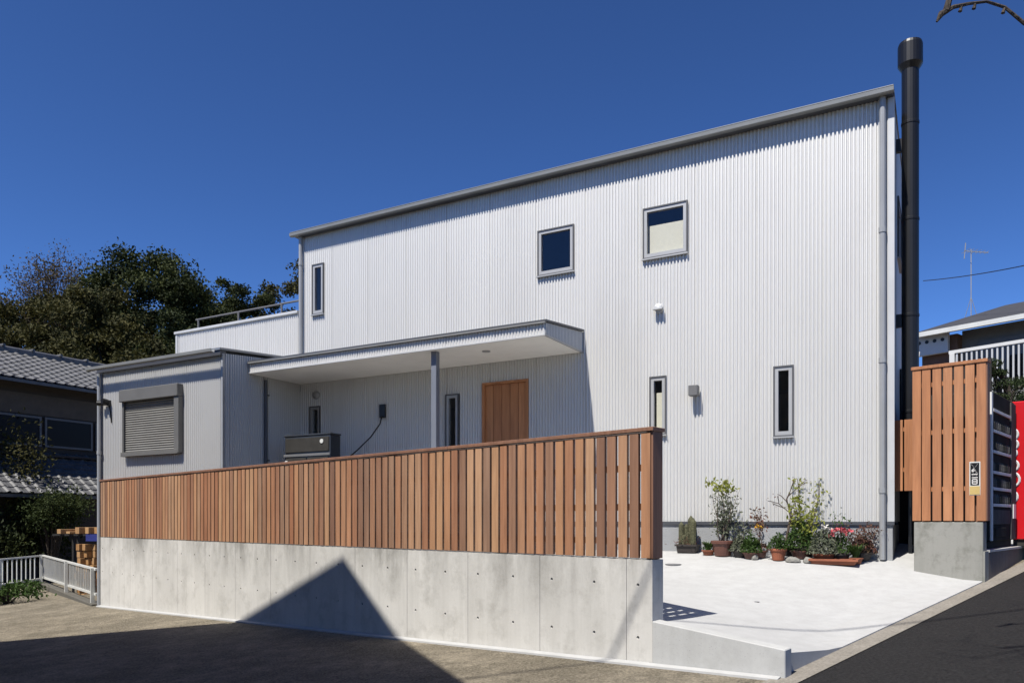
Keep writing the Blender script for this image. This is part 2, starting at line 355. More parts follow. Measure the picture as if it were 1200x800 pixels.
# road edge line through (1.894,5.494)-(5.184,8.5)
RO = np.array([1.849, 5.362]); RD = np.array([5.184-1.849, 8.5-5.362]); RD /= np.hypot(*RD); RN = np.array([RD[1], -RD[0]])
def road_sheet(name, o0, o1, lift, mt, s0=-9, s1=17, thick=0):
    mb = MB(); ss = np.arange(s0, s1+.1, 1.0); prev = None
    for s in ss:
        row = []
        for o in (np.linspace(o0, o1, 6)):
            p = RO+RD*s+RN*o; row.append(mb.P((p[0], p[1], gz(*p)+lift)))
        if prev:
            for k in range(5): mb.f.append([prev[k], prev[k+1], row[k+1], row[k]])
        prev = row
    return struct(name, mb, mt)
road_sheet('road', .17, 5.2, .006, 'asphalt')
road_sheet('gutter_strip', -.03, .175, .012, 'strip', s0=-.35)
# yard slab
mb = MB(); rows = []
for q in list(np.arange(-.125, 4.6, .25))+[5, 5.6, 6.4, 7.4, 8.6, 10]:
    row = []
    pr = 1.10+(1.392-1.10)*min(q+.125, 4.565)/4.565
    for p in [-12, -9, -6, -3, -1.5, -.5, -.02]+list(np.linspace(.09, pr, 7)):
        qq = max(q, .05) if p < .08 else q
        X, Y = FW(p, qq); row.append((X, Y, max(yz(X, Y), gz(X, Y)+.022)))
    rows.append(row)
for a, b in zip(rows, rows[1:]):
    for k in range(len(a)-1): mb.face([a[k], a[k+1], b[k+1], b[k]])
for k in range(7, len(rows[0])-1):      # front skirt
    a, b = rows[0][k], rows[0][k+1]; mb.face([(a[0],a[1],-1.5), (b[0],b[1],-1.5), b, a])
for ra, rb in zip(rows, rows[1:]):      # road side skirt
    a, b = ra[-1], rb[-1]; mb.face([(a[0],a[1],a[2]-.6), (b[0],b[1],b[2]-.6), b, a])
struct('yard_slab', mb, 'yard')
# apron wall: low concrete edge below the slab, in line with the formwork wall
zA, zB = -.822, -.928
mb = MB().hexa([(-.008,-.012,-1.5),(1.09,-.012,-1.5),(1.09,.10,-1.5),(-.008,.10,-1.5)], [(-.008,-.012,zA+.012),(1.09,-.012,zB+.012),(1.09,.10,zB+.016),(-.008,.10,zA+.016)])
ap = thing('apron_wall', 'low concrete edge wall holding up the white yard slab', 'wall', *FC2, -1.2, FROT, s=WS)
build(mb, 'concrete_edge', 'kerbc', ap, bevel=.006)

# ------------------------------------------------------------------ formwork concrete wall
WL = -12.09; WT = -.32
cw = thing('concrete_wall', 'long bare concrete wall with tie holes under the slatted fence', 'wall', *FC2, -1.4, FROT, s=WS)
def formwork_panel(x0, x1, z0, z1, cols, rws, rr=.0125):
    mb = MB(); y0, y1 = 0.0, .16
    xe = [x0]+[(a+b)/2 for a, b in zip(cols, cols[1:])]+[x1] if cols else [x0, x1]
    ze = [z0]+[(a+b)/2 for a, b in zip(rws, rws[1:])]+[z1]
    for i in range(len(xe)-1):
        for j in range(len(ze)-1):
            a, b, c, d = xe[i], xe[i+1], ze[j], ze[j+1]
            if not cols: mb.face([(a,y0,c),(b,y0,c),(b,y0,d),(a,y0,d)]); continue
            cx_, cz_ = cols[i], rws[j]
            cor = [(b,y0,d),(a,y0,d),(a,y0,c),(b,y0,c)]
            O = lambda k, yy=y0, r=rr: (cx_+r*math.cos(R(22.5+45*k)), yy, cz_+r*math.sin(R(22.5+45*k)))
            for s in range(4):
                mb.face([cor[s], O(2*s+1), O(2*s+2), cor[(s+1)%4]][::1]); mb.face([cor[s], O(2*s), O(2*s+1)])
            for k in range(8): mb.face([O(k), O(k, .018, rr*.8), O(k+1, .018, rr*.8), O(k+1)])
            mb.face([O(k, .018, rr*.8) for k in range(8)][::-1])
    mb.face([(x0,y0,z1),(x1,y0,z1),(x1,y1,z1),(x0,y1,z1)]); mb.face([(x1,y0,z0),(x1,y1,z0),(x1,y1,z1),(x1,y0,z1)])
    mb.face([(x0,y1,z0),(x0,y0,z0),(x0,y0,z1),(x0,y1,z1)]); mb.face([(x1,y1,z0),(x0,y1,z0),(x0,y1,z1),(x1,y1,z1)])
    return mb
xb = [-.012]; x = -.263
while x > WL: xb.append(x); x -= .945
xb.append(WL)
for k in range(len(xb)-1):
    b_, a_ = xb[k], xb[k+1]
    cols = [-.15] if k == 0 else [c for c in (b_-.33-.002*k, b_-.805) if c > a_+.03]
    cols = sorted(cols)
    m_ = formwork_panel(a_+.0022, b_-.0022 if k else b_, -1.95, WT, cols, [-.958, -.529], .0145)
    bm_me = mesh_of(m_, 'panel', Z0[cw]); bm = bmesh.new(); bm.from_mesh(bm_me); bmesh.ops.remove_doubles(bm, verts=bm.verts, dist=1e-5)
    bmesh.ops.recalc_face_normals(bm, faces=bm.faces); bm.to_mesh(bm_me); bm.free()
    put('panel', bm_me, 'concrete', cw)
build(bx(WL+.01, -.03, .012, .15, -1.95, WT-.012), 'core', 'mortar', cw)
m_ = MB()
for k in range(12):
    a = WL+k*(1.06-WL)/12; b = WL+(k+1)*(1.06-WL)/12
    za, zb = [gz(*(FC2+fr*u_*WS-fb*.05))/WS for u_ in (a, b)]
    m_.hexa([(a,-.075,za-.05),(b,-.075,zb-.05),(b,-.004 if b<.5 else -.016,zb-.05),(a,-.004 if b<.5 else -.016,za-.05)], [(a,-.07,za+.015),(b,-.07,zb+.015),(b,-.004 if b<.5 else -.016,zb+.028),(a,-.004 if b<.5 else -.016,za+.028)])
build(m_, 'footing_strip', 'yard', cw)

# ------------------------------------------------------------------ slatted fence on the wall
fe = thing('slatted_fence', 'long cedar fence of upright slats standing on the concrete wall', 'fence', *FC2, WT, FROT, s=WS)
SP = .1135; SW = .088
s_me = mesh_of(bx(-SW/2, SW/2, -.0125, .0215, 0, 1.014), 'slat', 0, .0025)
n_s = int((-.026-SW-WL)/SP)
rnd = random.Random(4)
for k in range(n_s+1):
    put('slat', s_me, 'slat', fe, (-.026-SW/2-k*SP+rnd.uniform(-.0015,.0015), .004+rnd.uniform(-.0015,.0015), .011), (rnd.uniform(-.0015,.0015), 0, rnd.uniform(-.006,.006)))
for zz in (.12, .40, .72): build(bx(WL+.02, -.085, .027, .062, WT+zz, WT+zz+.055), 'rail', 'cap', fe)
for k in range(8): a = -.068-k*1.7; build(bx(a-.04, a+.04, .064, .135, WT+.003, .712), 'post', 'cap', fe)
build(bx(-.0245, -.006, .0, .145, WT+.01, .716), 'end_board', 'cap', fe, bevel=.002)
for k in range(5):
    a = .006-k*2.44; b = max(a-2.437, WL-.02)
    build(bx(b, a, -.022, .16, .7165, .7485), 'cap_board', 'cap', fe, bevel=.003)

# ------------------------------------------------------------------ the corrugated house
ho = thing('corrugated_house', 'two storey house clad in pale corrugated metal with a porch canopy', 'house', *HW(0,0), -.47, HROT, s=HS)
W = dict(w1=(-4.735,-4.151,3.615,4.285), w2=(-3.10,-2.478,3.60,4.295), w3=(-9.21,-8.95,3.62,4.50), w4=(-3.003,-2.773,1.17,1.965),
         w5=(-1.36,-1.122,1.06,1.95), w6=(-6.382,-6.139,.95,1.985), w7=(-9.27,-9.03,1.05,2.0))
DOOR = (-5.70, -4.90, -.20, 2.115)
wall = build(corr(-9.515, -.035, -.02, 5.03, list(W.values())+[(DOOR[0], DOOR[1], -.02, DOOR[3])]), 'wall', 'siding', ho, smooth=True)
RZ = Matrix.Rotation(R(90), 4, 'Z')
build(corr(-12.85, -9.50, 2.4, 3.70, y=.003), 'wall', 'siding', ho, smooth=True)                        # terrace parapet
SWIN = (.9, 1.6, 3.40, 4.18)
build(corr(0.035, 6.5, -.02, 5.03, [SWIN], M4=RZ), 'wall', 'siding', ho, smooth=True)         # right gable wall (x = 0)
build(bx(-9.5, -.02, 6.48, 6.5, -.5, 4.96), 'wall', 'siding', ho)
build(bx(-9.54, -9.52, .03, 6.47, -.5, 5.02), 'wall', 'siding', ho)
build(bx(-12.84, -12.80, .02, 4.5, -.5, 3.70), 'wall', 'siding', ho)
build(bx(-12.82, -9.5, .05, 4.5, 3.05, 3.09), 'terrace_floor', 'plaster', ho)
# trims
build(bx(-.05, .022, -.016, .03, -.02, 5.028), 'corner_trim', 'trim_white', ho, bevel=.003)
build(bx(-12.87, -12.81, -.014, .03, 2.5, 3.70), 'corner_trim', 'trim_white', ho, bevel=.003)
build(bx(-12.89, -9.56, -.035, .12, 3.70, 3.75), 'parapet_cap', 'trim_white', ho, bevel=.004)
build(bx(-9.5, .02, -.02, .03, -.06, -.021), 'base_flashing', 'flash', ho)
build(bx(-9.5, 0, .004, .2, -1.2, -.061), 'foundation', 'plaster', ho)
build(bx(-.2, -.002, .2, 6.5, -1.2, -.061), 'foundation', 'plaster', ho)
build(bx(-9.45, -.05, .25, 6.4, -.40, -.36), 'floor_slab', 'inner', ho)
build(bx(-9.45, -.05, .25, 6.4, 2.6, 2.7), 'floor_slab', 'inner', ho)
# roof
rf = build(MB().hexa([(-9.61,-.165,5.091),(.02,-.165,5.091),(.02,6.6,5.05),(-9.61,6.6,5.05)], [(-9.61,-.165,5.104),(.02,-.165,5.104),(.02,6.6,5.08),(-9.61,6.6,5.08)]), 'roof', 'roofmetal', ho, bevel=.004)
build(bx(-9.57, .005, -.095, 6.55, 5.0305, 5.0905), 'eave_board', 'flash', rf)
g = MB(); prof = [(-.100,5.045),(-.100,4.975),(-.113,4.960),(-.150,4.960),(-.174,4.978),(-.180,5.045),(-.168,5.045),(-.163,4.984),(-.146,4.972),(-.115,4.972)]
prof = [(y_, 5.022+(z_-4.96)*.66) for y_, z_ in prof]
def extrude_x(mb, prof, x0, x1):
    n = len(prof); a = [mb.P((x0, y, z)) for y, z in prof]; b = [mb.P((x1, y, z)) for y, z in prof]
    for k in range(n): mb.f.append([a[k], b[k], b[(k+1)%n], a[(k+1)%n]])
    mb.f.append(a[::-1]); mb.f.append(b)
    return mb
build(extrude_x(MB(), prof, -9.61, .02), 'gutter', 'gutter', rf)
def downpipe(x, y, z0, z1, par, r=.032, mt='trim', top=None, clips=(), foot=None):
    pts = ([top] if top else [])+[(x, y, z1), (x, y, z0)]+([foot] if foot else [])
    d = build(MB().tube(pts, r, 10), 'downpipe', mt, par, smooth=False)
    for z in clips: build(MB().tube([(x,y,z-.03),(x,y,z+.03)], r+.007, 10), 'collar', mt, d)
    for z in np.arange(z0+.5, z1, 1.1): build(bx(x-.012, x+.012, y+.02, y+.08, z, z+.02), 'clip', mt, d)
downpipe(-.105, -.06, -.472, 5.03, ho, .036, 'trim', clips=(.35, 1.9, 3.45))
downpipe(-9.455, -.055, 2.86, 5.03, ho, .034, 'trim', clips=(4.55,), foot=(-9.52, -.10, 2.80))

def window(x0, x1, z0, z1, par, M4=None, blind=None, y=0):
    c = .014
    m_ = MB(M4)
    for a, b, d, e in ((x0-.004, x0+c, z0-.004, z1+.004), (x1-c, x1+.004, z0-.004, z1+.004), (x0+c, x1-c, z1-c, z1+.004), (x0+c, x1-c, z0-.004, z0+c)):
        m_.box(a, b, y-.032, y+.09, d, e)
    wn = build(m_, 'window', 'alu_dark', par)
    t = .042; m_ = MB(M4); X0, X1, Za, Zb = x0+c, x1-c, z0+c, z1-c
    for a, b, d, e in ((X0, X0+t, Za, Zb), (X1-t, X1, Za, Zb), (X0+t, X1-t, Zb-t, Zb), (X0+t, X1-t, Za, Za+t*1.2)):
        m_.box(a, b, y-.022, y+.04, d, e)
    build(m_, 'frame', 'alu', wn)
    build(MB(M4).box(X0+t-.004, X1-t+.004, y+.006, y+.012, Za+t-.004, Zb-t+.004), 'pane', 'glass', wn)
    build(MB(M4).box(x0-.012, x1+.012, y-.05, y-.004, z0-.022, z0-.0045), 'sill', 'alu', wn)
    if blind: build(MB(M4).box(X0+blind[0]*(X1-X0), X1-.004, y+.05, y+.056, Za+.01, Za+(Zb-Za)*blind[1]), 'blind', 'blind', wn)
    return wn
for k, v in W.items(): window(*v, ho, None, {'w2': (.1,.68), 'w4': (.3,.74)}.get(k))
window(*SWIN, ho, RZ)
# front door
x0, x1, z0, z1 = DOOR
m_ = MB()
for a, b, d, e in ((x0, x0+.035, z0, z1), (x1-.035, x1, z0, z1), (x0+.035, x1-.035, z1-.035, z1)): m_.box(a, b, -.03, .07, d, e)
dr = build(m_, 'door', 'door', ho)
nb = 5; wb = (x1-x0-.07)/nb
for k in range(nb):
    a = x0+.035+k*wb; build(bx(a+.003, a+wb-.003, .012, .05, z0, z1-.038), 'board', 'door', dr, bevel=.003)
build(MB().tube([(x0+.13,-.03,.55),(x0+.13,-.03,.95)], .011, 8), 'handle', 'alu', dr)
build(bx(-9.5, -4.3, -1.3, .003, -.95, -.21), 'porch_step', 'porch', ho, bevel=.005)
# canopy over the entrance
CX0, CX1, CY = -9.44, -4.02, -1.215
cn = build(MB().hexa([(CX0-.02,CY-.03,2.585),(CX1+.03,CY-.03,2.585),(CX1+.03,-.01,2.715),(CX0-.02,-.01,2.715)], [(CX0-.02,CY-.03,2.612),(CX1+.03,CY-.03,2.612),(CX1+.03,-.01,2.742),(CX0-.02,-.01,2.742)]), 'canopy', 'flash', ho)
build(bx(CX0+.005-.065, CX1-.005, CY+.01, -.008, 2.418, 2.44), 'soffit', 'soffit', cn)
build(corr(CX0, CX1, 2.435, 2.575, pitch=.047, amp=.008, y=CY), 'fascia', 'siding', cn, smooth=True)
build(bx(CX0-.006, CX1+.006, CY-.012, CY+.008, 2.408, 2.434), 'fascia_trim', 'trim_white', cn, bevel=.002)
build(bx(CX0-.01, CX1+.02, CY-.045, CY-.008, 2.566, 2.584), 'fascia_gutter', 'gutter', cn)
sl = lambda a: 2.58+(a-CY)/1.2*.13
build(corr(CY, -.01, 2.435, sl, pitch=.047, amp=.008, M4=Matrix.Translation((CX1,0,0))@RZ), 'side_fascia', 'siding_darker', cn, smooth=True)  # darker siding copy puts the shade of the canopy end into its colour
build(bx(CX1-.006, CX1+.012, CY+.008, -.008, 2.404, 2.434), 'side_trim', 'trim', cn)
build(corr(CY, -.01, 2.435, sl, pitch=.047, amp=.008, M4=Matrix.Translation((CX0,0,0))@RZ), 'side_fascia', 'siding_darker', cn, smooth=True)
build(MB().lathe([(.06,0),(.06,-.012),(.045,-.014)], (-5.19,-.75,2.418), 16), 'downlight', 'alu', cn)
build(bx(-5.905, -5.815, -1.105, -1.015, -.21, 2.418), 'post', 'post', ho, bevel=.004)
# charging outlet box with its cable
ob = build(bx(-7.725, -7.535, -.02, .005, 1.655, 1.95), 'outlet_box', 'white', ho, bevel=.004)
build(bx(-7.69, -7.57, -.06, -.021, 1.70, 1.925), 'cover', 'black', ob, bevel=.006)
build(MB().tube([(-7.62,-.07,1.73),(-7.64,-.09,1.60),(-7.78,-.16,1.38),(-7.98,-.25,1.17),(-8.2,-.33,.98),(-8.35,-.38,.7)], .011, 8), 'cable', 'black', ob, smooth=True)
build(MB().lathe([(.075,0),(.075,.02),(.06,.05),(.03,.07)], (0,0,0), 14), 'vent_hood', 'trim', ho)
vh = [o for o in ho.children if o.name.startswith('vent_hood')][0]; vh.location = (-9.12, -.004, 2.20+.47); vh.rotation_euler = (R(90), 0, 0)
for v_ in vh.data.vertices: v_.co.z -= .47
# wall lamp and vent on the bright facade
lp = build(bx(-2.385, -2.345, -.05, .0, 1.68, 1.74), 'wall_lamp', 'midgrey', ho)
build(bx(-2.425, -2.305, -.16, -.05, 1.645, 1.785), 'lamp_head', 'midgrey', lp, bevel=.006)
hv = build(MB().tube([(-2.869,0,2.885),(-2.869,-.045,2.885)], .055, 16), 'vent_hood', 'trim_white', ho)
m_ = MB()
for k in range(8):
    t0, t1 = math.pi*k/8, math.pi*(k+1)/8
    for a in range(4):
        b0, b1 = R(90*a/4), R(90*(a+1)/4)
        def S(t, b): return (-2.869+.068*math.cos(t), -.045-.06*math.sin(b)*math.sin(t), 2.885+.072*math.sin(t)*math.cos(b))
        m_.face([S(t0,b0), S(t1,b0), S(t1,b1), S(t0,b1)])
m_.box(-2.937, -2.801, -.105, -.04, 2.865, 2.885)
build(m_, 'hood', 'trim_white', hv, smooth=False)
# single storey wing
WX0, WX1, WV = -12.64, -9.515, -1.71
SH = (-11.93, -10.50, 1.14, 2.06)
wt = lambda v: 2.66+(v-WV)*.085
build(corr(WX0, WX1, -.5, 2.66, [SH], y=WV), 'wall', 'siding_darker', ho, smooth=True)
build(corr(WV, -.01, -.5, wt, M4=Matrix.Translation((WX1,0,0))@RZ), 'wall', 'siding_darker', ho, smooth=True)
build(bx(WX0-.02, WX0, WV, 1.0, -.5, 2.7), 'wall', 'siding', ho)
build(bx(WX1-.03, WX1+.016, WV-.016, WV+.03, -.5, 2.655), 'corner_trim', 'trim', ho, bevel=.003)
build(bx(WX0-.03, WX0+.03, WV-.016, WV+.03, -.5, 2.655), 'corner_trim', 'trim', ho, bevel=.003)
wr = build(MB().hexa([(WX0-.1,WV-.08,2.70),(WX1+.03,WV-.08,2.70),(WX1+.03,-.012,2.845),(WX0-.1,-.012,2.845)], [(WX0-.1,WV-.08,2.735),(WX1+.03,WV-.08,2.735),(WX1+.03,-.012,2.88),(WX0-.1,-.012,2.88)]), 'roof', 'roofmetal', ho)
build(bx(WX0-.06, WX1+.01, WV-.06, WV+.05, 2.62, 2.698), 'eave_board', 'flash', wr)
build(extrude_x(MB(), [(y_-.135+.165+WV-.10, z_-5.078+2.69) for y_, z_ in prof], WX0-.11, WX1+.02), 'gutter', 'gutter', wr)
downpipe(WX0+.01, WV-.06, -1.6, 2.6, ho, .032, 'trim', clips=(1.2,))
downpipe(WX1+.05, -.857, -.6, 2.36, ho, .028, 'flash')
# roller shutter window
shp = MB(); a, b, z0, z1 = SH
shp.box(a-.04, b+.055, WV-.13, WV-.006, z1-.02, 2.245)
sh = build(shp, 'roller_shutter', 'shutter', ho, bevel=.008)
build(bx(a-.035, a+.012, WV-.075, WV+.03, z0-.03, z1-.021), 'guide_rail', 'shutter', sh, bevel=.003)
build(bx(b-.06, b+.055, WV-.105, WV+.03, z0-.03, z1-.021), 'guide_rail', 'shutter', sh, bevel=.003)
m_ = MB(); ns = 22; hh = (z1-z0-.05)/ns
for k in range(ns):
    zz = z0+.03+k*hh
    m_.face([(a+.013,WV-.028,zz),(b-.061,WV-.028,zz),(b-.061,WV-.045,zz+hh*.45),(a+.013,WV-.045,zz+hh*.45)])
    m_.face([(a+.013,WV-.045,zz+hh*.45),(b-.061,WV-.045,zz+hh*.45),(b-.061,WV-.028,zz+hh),(a+.013,WV-.028,zz+hh)])
build(m_, 'curtain', 'shutter_slat', sh, kind='stuff')
build(bx(a-.02, b+.03, WV-.11, WV-.02, z0-.045, z0+.028), 'bottom_bar', 'shutter', sh, bevel=.004)
# security lamp on the wing
sl_ = build(bx(-12.42, -12.36, WV-.06, WV-.005, 2.02, 2.12), 'security_lamp', 'black', ho, bevel=.004)
build(MB().tube([(-12.39,WV-.06,2.09),(-12.41,WV-.15,2.09)], [.045,.055], 10), 'lamp_head', 'black', sl_)
build(MB().tube([(-12.42,WV-.04,2.07),(-12.56,WV-.13,2.07)], [.04,.05], 10), 'lamp_head', 'black', sl_)
build(MB().tube([(-12.39,WV-.02,2.02),(-12.36,WV-.02,1.9),(-12.34,WV-.012,1.72)], .012, 6), 'cable', 'black', sl_)
# roof terrace railing
tr = build(MB().tube([(-12.65,.3,4.035),(-9.56,.3,4.04)], .018, 8), 'terrace_rail', 'midgrey', ho)
for xx in (-12.58, -11.43, -10.28): build(MB().tube([(xx,.3,3.1),(xx,.3,4.05)], .02, 8), 'post', 'midgrey', tr)
build(MB().tube([(-12.65,.3,3.80),(-9.56,.3,3.80)], .012, 6), 'lower_rail', 'midgrey', tr)
for o in tr.children:
    pass

# black stove flue on the right-hand wall
fx, fy = .168, .62
fl = thing('stove_flue', 'tall black stovepipe chimney with a wide cap beside the house corner', 'chimney', *HW(fx, fy), -.5, HROT, s=HS)
build(MB().tube([(0,0,.9),(0,0,5.72)], .098, 20), 'pipe', 'black', fl, smooth=False)
for z in (1.35, 2.55, 3.75, 4.95): build(MB().lathe([(.099,z-.02),(.104,z-.015),(.104,z+.015),(.099,z+.02)], (0,0,0), 20), 'joint_band', 'black', fl)
build(MB().lathe([(.09,5.60),(.105,5.62),(.142,5.68),(.142,5.92),(.130,5.955),(.02,5.965)], (0,0,0), 24), 'cap', 'black', fl, smooth=False)
for z in (4.62, 2.42):
    build(MB().box(-fx+.01, -.06, -.03, .03, z, z+.16), 'bracket', 'black', fl)
build(bx(-.11, .13, -.13, .13, .62, .92), 'clean_out_box', 'black', fl, bevel=.01)
build(bx(-.02, .02, -.02, .02, -.5, .63), 'foot', 'black', fl)

# cabinet on the porch
cb = thing('storage_cabinet', 'dark grey metal cabinet in the shade of the entrance canopy', 'cabinet', *HW(-8.47,-.9), -.21, HROT, s=HS)
cbm = bx(-.495, .495, -.02, .22, -.205, 1.36)
build(cbm, 'body', 'darkgrey', cb, bevel=.01)
build(bx(-.505, .505, -.03, .23, 1.361, 1.39), 'lid', 'darkgrey', cb, bevel=.008)
build(bx(-.47, .47, -.034, -.021, 1.10, 1.33), 'upper_panel', 'panel_dark', cb, bevel=.004)
build(bx(-.5, .5, -.045, -.021, 1.03, 1.07), 'ledge', 'midgrey', cb, bevel=.004)
for s in (-1, 1): build(bx(-.235+s*.235-.225+.235, -.235+s*.235+.225+.235, -.034, -.021, -.1, 1.01), 'door', 'panel_dark', cb, bevel=.004)
build(MB().tube([(-.43,-.034,.95),(-.43,-.06,.95)], .022, 12), 'knob', 'white', cb)
build(MB().tube([(.33,-.034,1.26),(.33,-.045,1.26)], .035, 12), 'badge', 'rail', cb)

# ------------------------------------------------------------------ fence by the road on its concrete block
Q1 = 4.442
rb = thing('concrete_block', 'stained concrete plinth block under the narrow slatted fence', 'wall', *FW(1.04,Q1), -.75, FROT)
build(bx(-.348, .353, 0, .17, -1.1, -.022), 'plinth', 'concrete2', rb, bevel=.006)
build(bx(.3535, .372, -.002, .17, -1.1, -.345), 'toe', 'concrete2', rb)
f2 = thing('slatted_screen', 'narrow tall cedar slat screen with a name plate beside the house', 'fence', *FW(1.04,Q1), -.022, FROT)
s2 = mesh_of(bx(-.0452, .0452, -.008, .0225, 0, 1.745), 'slat', 0, .0025)
for k in range(7):
    xs_ = -.327+k*.1105
    put('slat', s2, 'slat2', f2, (xs_ if k else xs_+.01, .0, .012), (0,0,rnd.uniform(-.012,.012)))
for zz in (.35, 1.0, 1.55): build(bx(-.36, .352, .024, .06, -.022+zz, -.022+zz+.05), 'rail', 'slat2', f2)
build(bx(.3815, .394, .0, .115, -.008, 1.735), 'end_board', 'cap', f2)
for a in (-.3, .3): build(bx(a-.035, a+.035, .062, .132, -.019, 1.73), 'post', 'cap', f2)
build(bx(-.375, .4, -.02, .14, 1.7355, 1.772), 'cap_board', 'slat2', f2, bevel=.003)
# little enamel plate: silver edge, black field with pale characters, yellow foot
npl = thing('name_plate', 'small black and yellow enamel plate screwed to the slatted screen', 'sign', *FW(1.315,Q1), .275, FROT)
build(bx(-.054, .054, -.010, -.0015, .275, .645), 'plate', 'rail', npl, bevel=.002)
build(bx(-.043, .043, -.0125, -.0103, .385, .632), 'field', 'black', npl)
build(bx(-.05, .05, -.0125, -.0103, .282, .375), 'foot_field', 'yellow', npl)
m_ = MB()
def stroke(x0, z0, x1, z1, w=.011): m_.bar((x0,-.0135,z0), (x1,-.0135,z1), .0015, w) if abs(x1-x0) > abs(z1-z0)*1.0 else m_.bar((x0,-.0135,z0), (x1,-.0135,z1), w, .0015)
for s in ((-.032,.615,-.012,.595),(.03,.62,-.005,.57),(-.005,.57,-.03,.545),(-.015,.585,.012,.545),(-.028,.535,.0,.55),(0,.55,.03,.515),(-.03,.505,.028,.505),(-.012,.535,-.018,.485),(.012,.53,.02,.485),(-.028,.47,.03,.47),
          (-.022,.45,.022,.45),(-.022,.45,-.022,.40),(.022,.45,.022,.40),(-.022,.40,.022,.40),(-.022,.425,.022,.425)): stroke(*s)
build(m_, 'lettering', 'whitepetal', npl)
# gate slats across the passage
gt = thing('passage_gate', 'short hanging cedar gate closing the dark side passage', 'gate', *FW(.66,5.0), -.4, FROT)
g_me = mesh_of(bx(-.05, .05, 0, .022, 0, .88), 'slat', 0, .0025)
for k in range(7): put('slat', g_me, 'slat2', gt, (-.42+k*.118, 0, .76))
for z in (.60, 1.1): build(bx(-.48, .34, .024, .055, z, z+.05), 'rail', 'slat2', gt)
build(bx(.30, .37, .057, .12, -.55, 1.28), 'post', 'cap', gt)
dfn = thing('backdrop_board_fence', 'black board fence added as a dark backdrop to the passage behind the flue', 'fence', *FW(.46,6.35), -.4, FROT)  # added backdrop that blackens the passage and the gaps of the screen
for k in range(6): build(bx(-.50+k*.19, -.50+k*.19+.186, 0, .02, -.6, 2.12), 'board', 'darkfence', dfn)
build(bx(-.50, .63, .021, .06, 1.0, 1.1), 'rail', 'darkfence', dfn)
# low plinth wall and vending machines facing the road
pw = thing('plinth_wall', 'low concrete plinth carrying the vending machines along the road', 'wall', *FW(1.40,Q1+.18), -.75, FROT)
build(bx(-.69, .012, .0, 6.0, -1.1, -.36), 'plinth', 'plinthc', pw)
build(bx(-.69, .022, .0, 6.0, -.3595, -.335), 'capping', 'kerbc', pw)
def machine(name, label, p0, p1, q0, q1, z0, z1, mt):
    t = thing(name, label, 'vending machine', *FW(p1, q0), z0, FROT)
    build(bx(p0-p1, 0, 0, q1-q0, z0+.08, z1), 'cabinet', mt, t, bevel=.012)
    build(bx(p0-p1+.03, -.03, .03, q1-q0-.03, z0, z0+.08), 'base', 'panel_dark', t)
    return t
vm = machine('vending_machine', 'dark fronted vending machine with rows of pale shelf strips', .72, 1.36, 4.93, 6.30, -.33, 1.50, 'panel_dark')
Wd = 1.37
build(bx(-.0, .02, .0, .07, -.24, 1.47), 'door_edge', 'strip_grey', vm, bevel=.004)
build(bx(-.0, .018, Wd-.28, Wd, -.24, 1.47), 'coin_panel', 'machine_grey', vm, bevel=.006)
for k, z in enumerate((1.27, 1.03, .79, .55, .36, .17)):
    build(bx(.0, .022, .10, Wd-.31, z-.012, z+.022), 'shelf_strip', 'strip_grey', vm, bevel=.002)
    if k < 5:
        zz = (1.27, 1.03, .79, .55, .36, .17)[k+1]
        for j in range(9):
            rb_ = .028; yy = .15+j*.10
            build(MB().lathe([(.024,zz+.03),(.026,zz+.04),(.026,zz+.10),(.012,zz+.125),(.012,zz+.135)], (.0,yy,0), 8), 'bottle', ('panel_dark','machine_grey','panel_dark','potblack','machine_grey')[(j*3+k*2)%5], vm)
build(bx(.0, .012, .12, Wd-.33, -.05, .12), 'price_panel', 'machine_grey', vm, bevel=.003)
build(bx(.0, .016, .25, .8, -.2, -.09), 'delivery_flap', 'panel_dark', vm, bevel=.004)
build(bx(.018, .03, Wd-.2, Wd-.06, .02, .2), 'note', 'white', vm)
vr = machine('vending_machine', 'glossy red vending machine with white script on its side', 1.30, 1.98, 6.36, 7.5, -.33, 1.52, 'red')
# white script fragments on the red side panel (stylised loops as seen at the panel edge)
m_ = MB()
for zc, r_, x_ in ((1.10,.060,-.645),(.97,.05,-.635),(.86,.04,-.64),(.70,.055,-.635),(.52,.075,-.64),(.30,.06,-.65)):
    pts = [(x_+r_*.9*math.cos(R(a)), -.003, zc+r_*1.15*math.sin(R(a))) for a in range(-120, 140, 26)]
    m_.tube(pts, [.004]+[.016]*(len(pts)-2)+[.004], 6)
build(m_, 'lettering', 'white', vr)

# ------------------------------------------------------------------ neighbour on the left with tiled roofs
LX, LY = -13.79, 24.0; LROT = math.atan2(.874, .485)
ln = thing('tiled_roof_house', 'old dark timber house with grey tiled roofs behind the garden', 'house', LX, LY, -1.7, LROT)
build(bx(-16, 6, -1.2, -1.0, -2.2, .95), 'wall', 'oldwall', ln)
build(bx(-16, 6, 0, 5.5, -2.2, 4.15), 'wall', 'oldwall', ln)
build(bx(-16, 6, -.02, -.001, 3.15, 3.75), 'plaster_band', 'oldbeige', ln)
for x0 in (-7.9, -6.2, -4.5, -2.35, -.75, .85):
    x1 = x0+1.5
    wn = MB()
    for a, b, d, e in ((x0,x0+.06,2.2,3.1),(x1-.06,x1,2.2,3.1),(x0+.06,x1-.06,3.04,3.1),(x0+.06,x1-.06,2.2,2.26)): wn.box(a, b, -.07, -.021, d, e)
    wn = build(wn, 'window', 'alu_dark', ln)
    build(bx(x0+.06, x1-.06, -.05, -.03, 2.26, 3.04), 'pane', 'oldglass', wn)
build(bx(-16, 6, -.35, -.02, 1.9, 1.96), 'ledge', 'oldwall', ln)
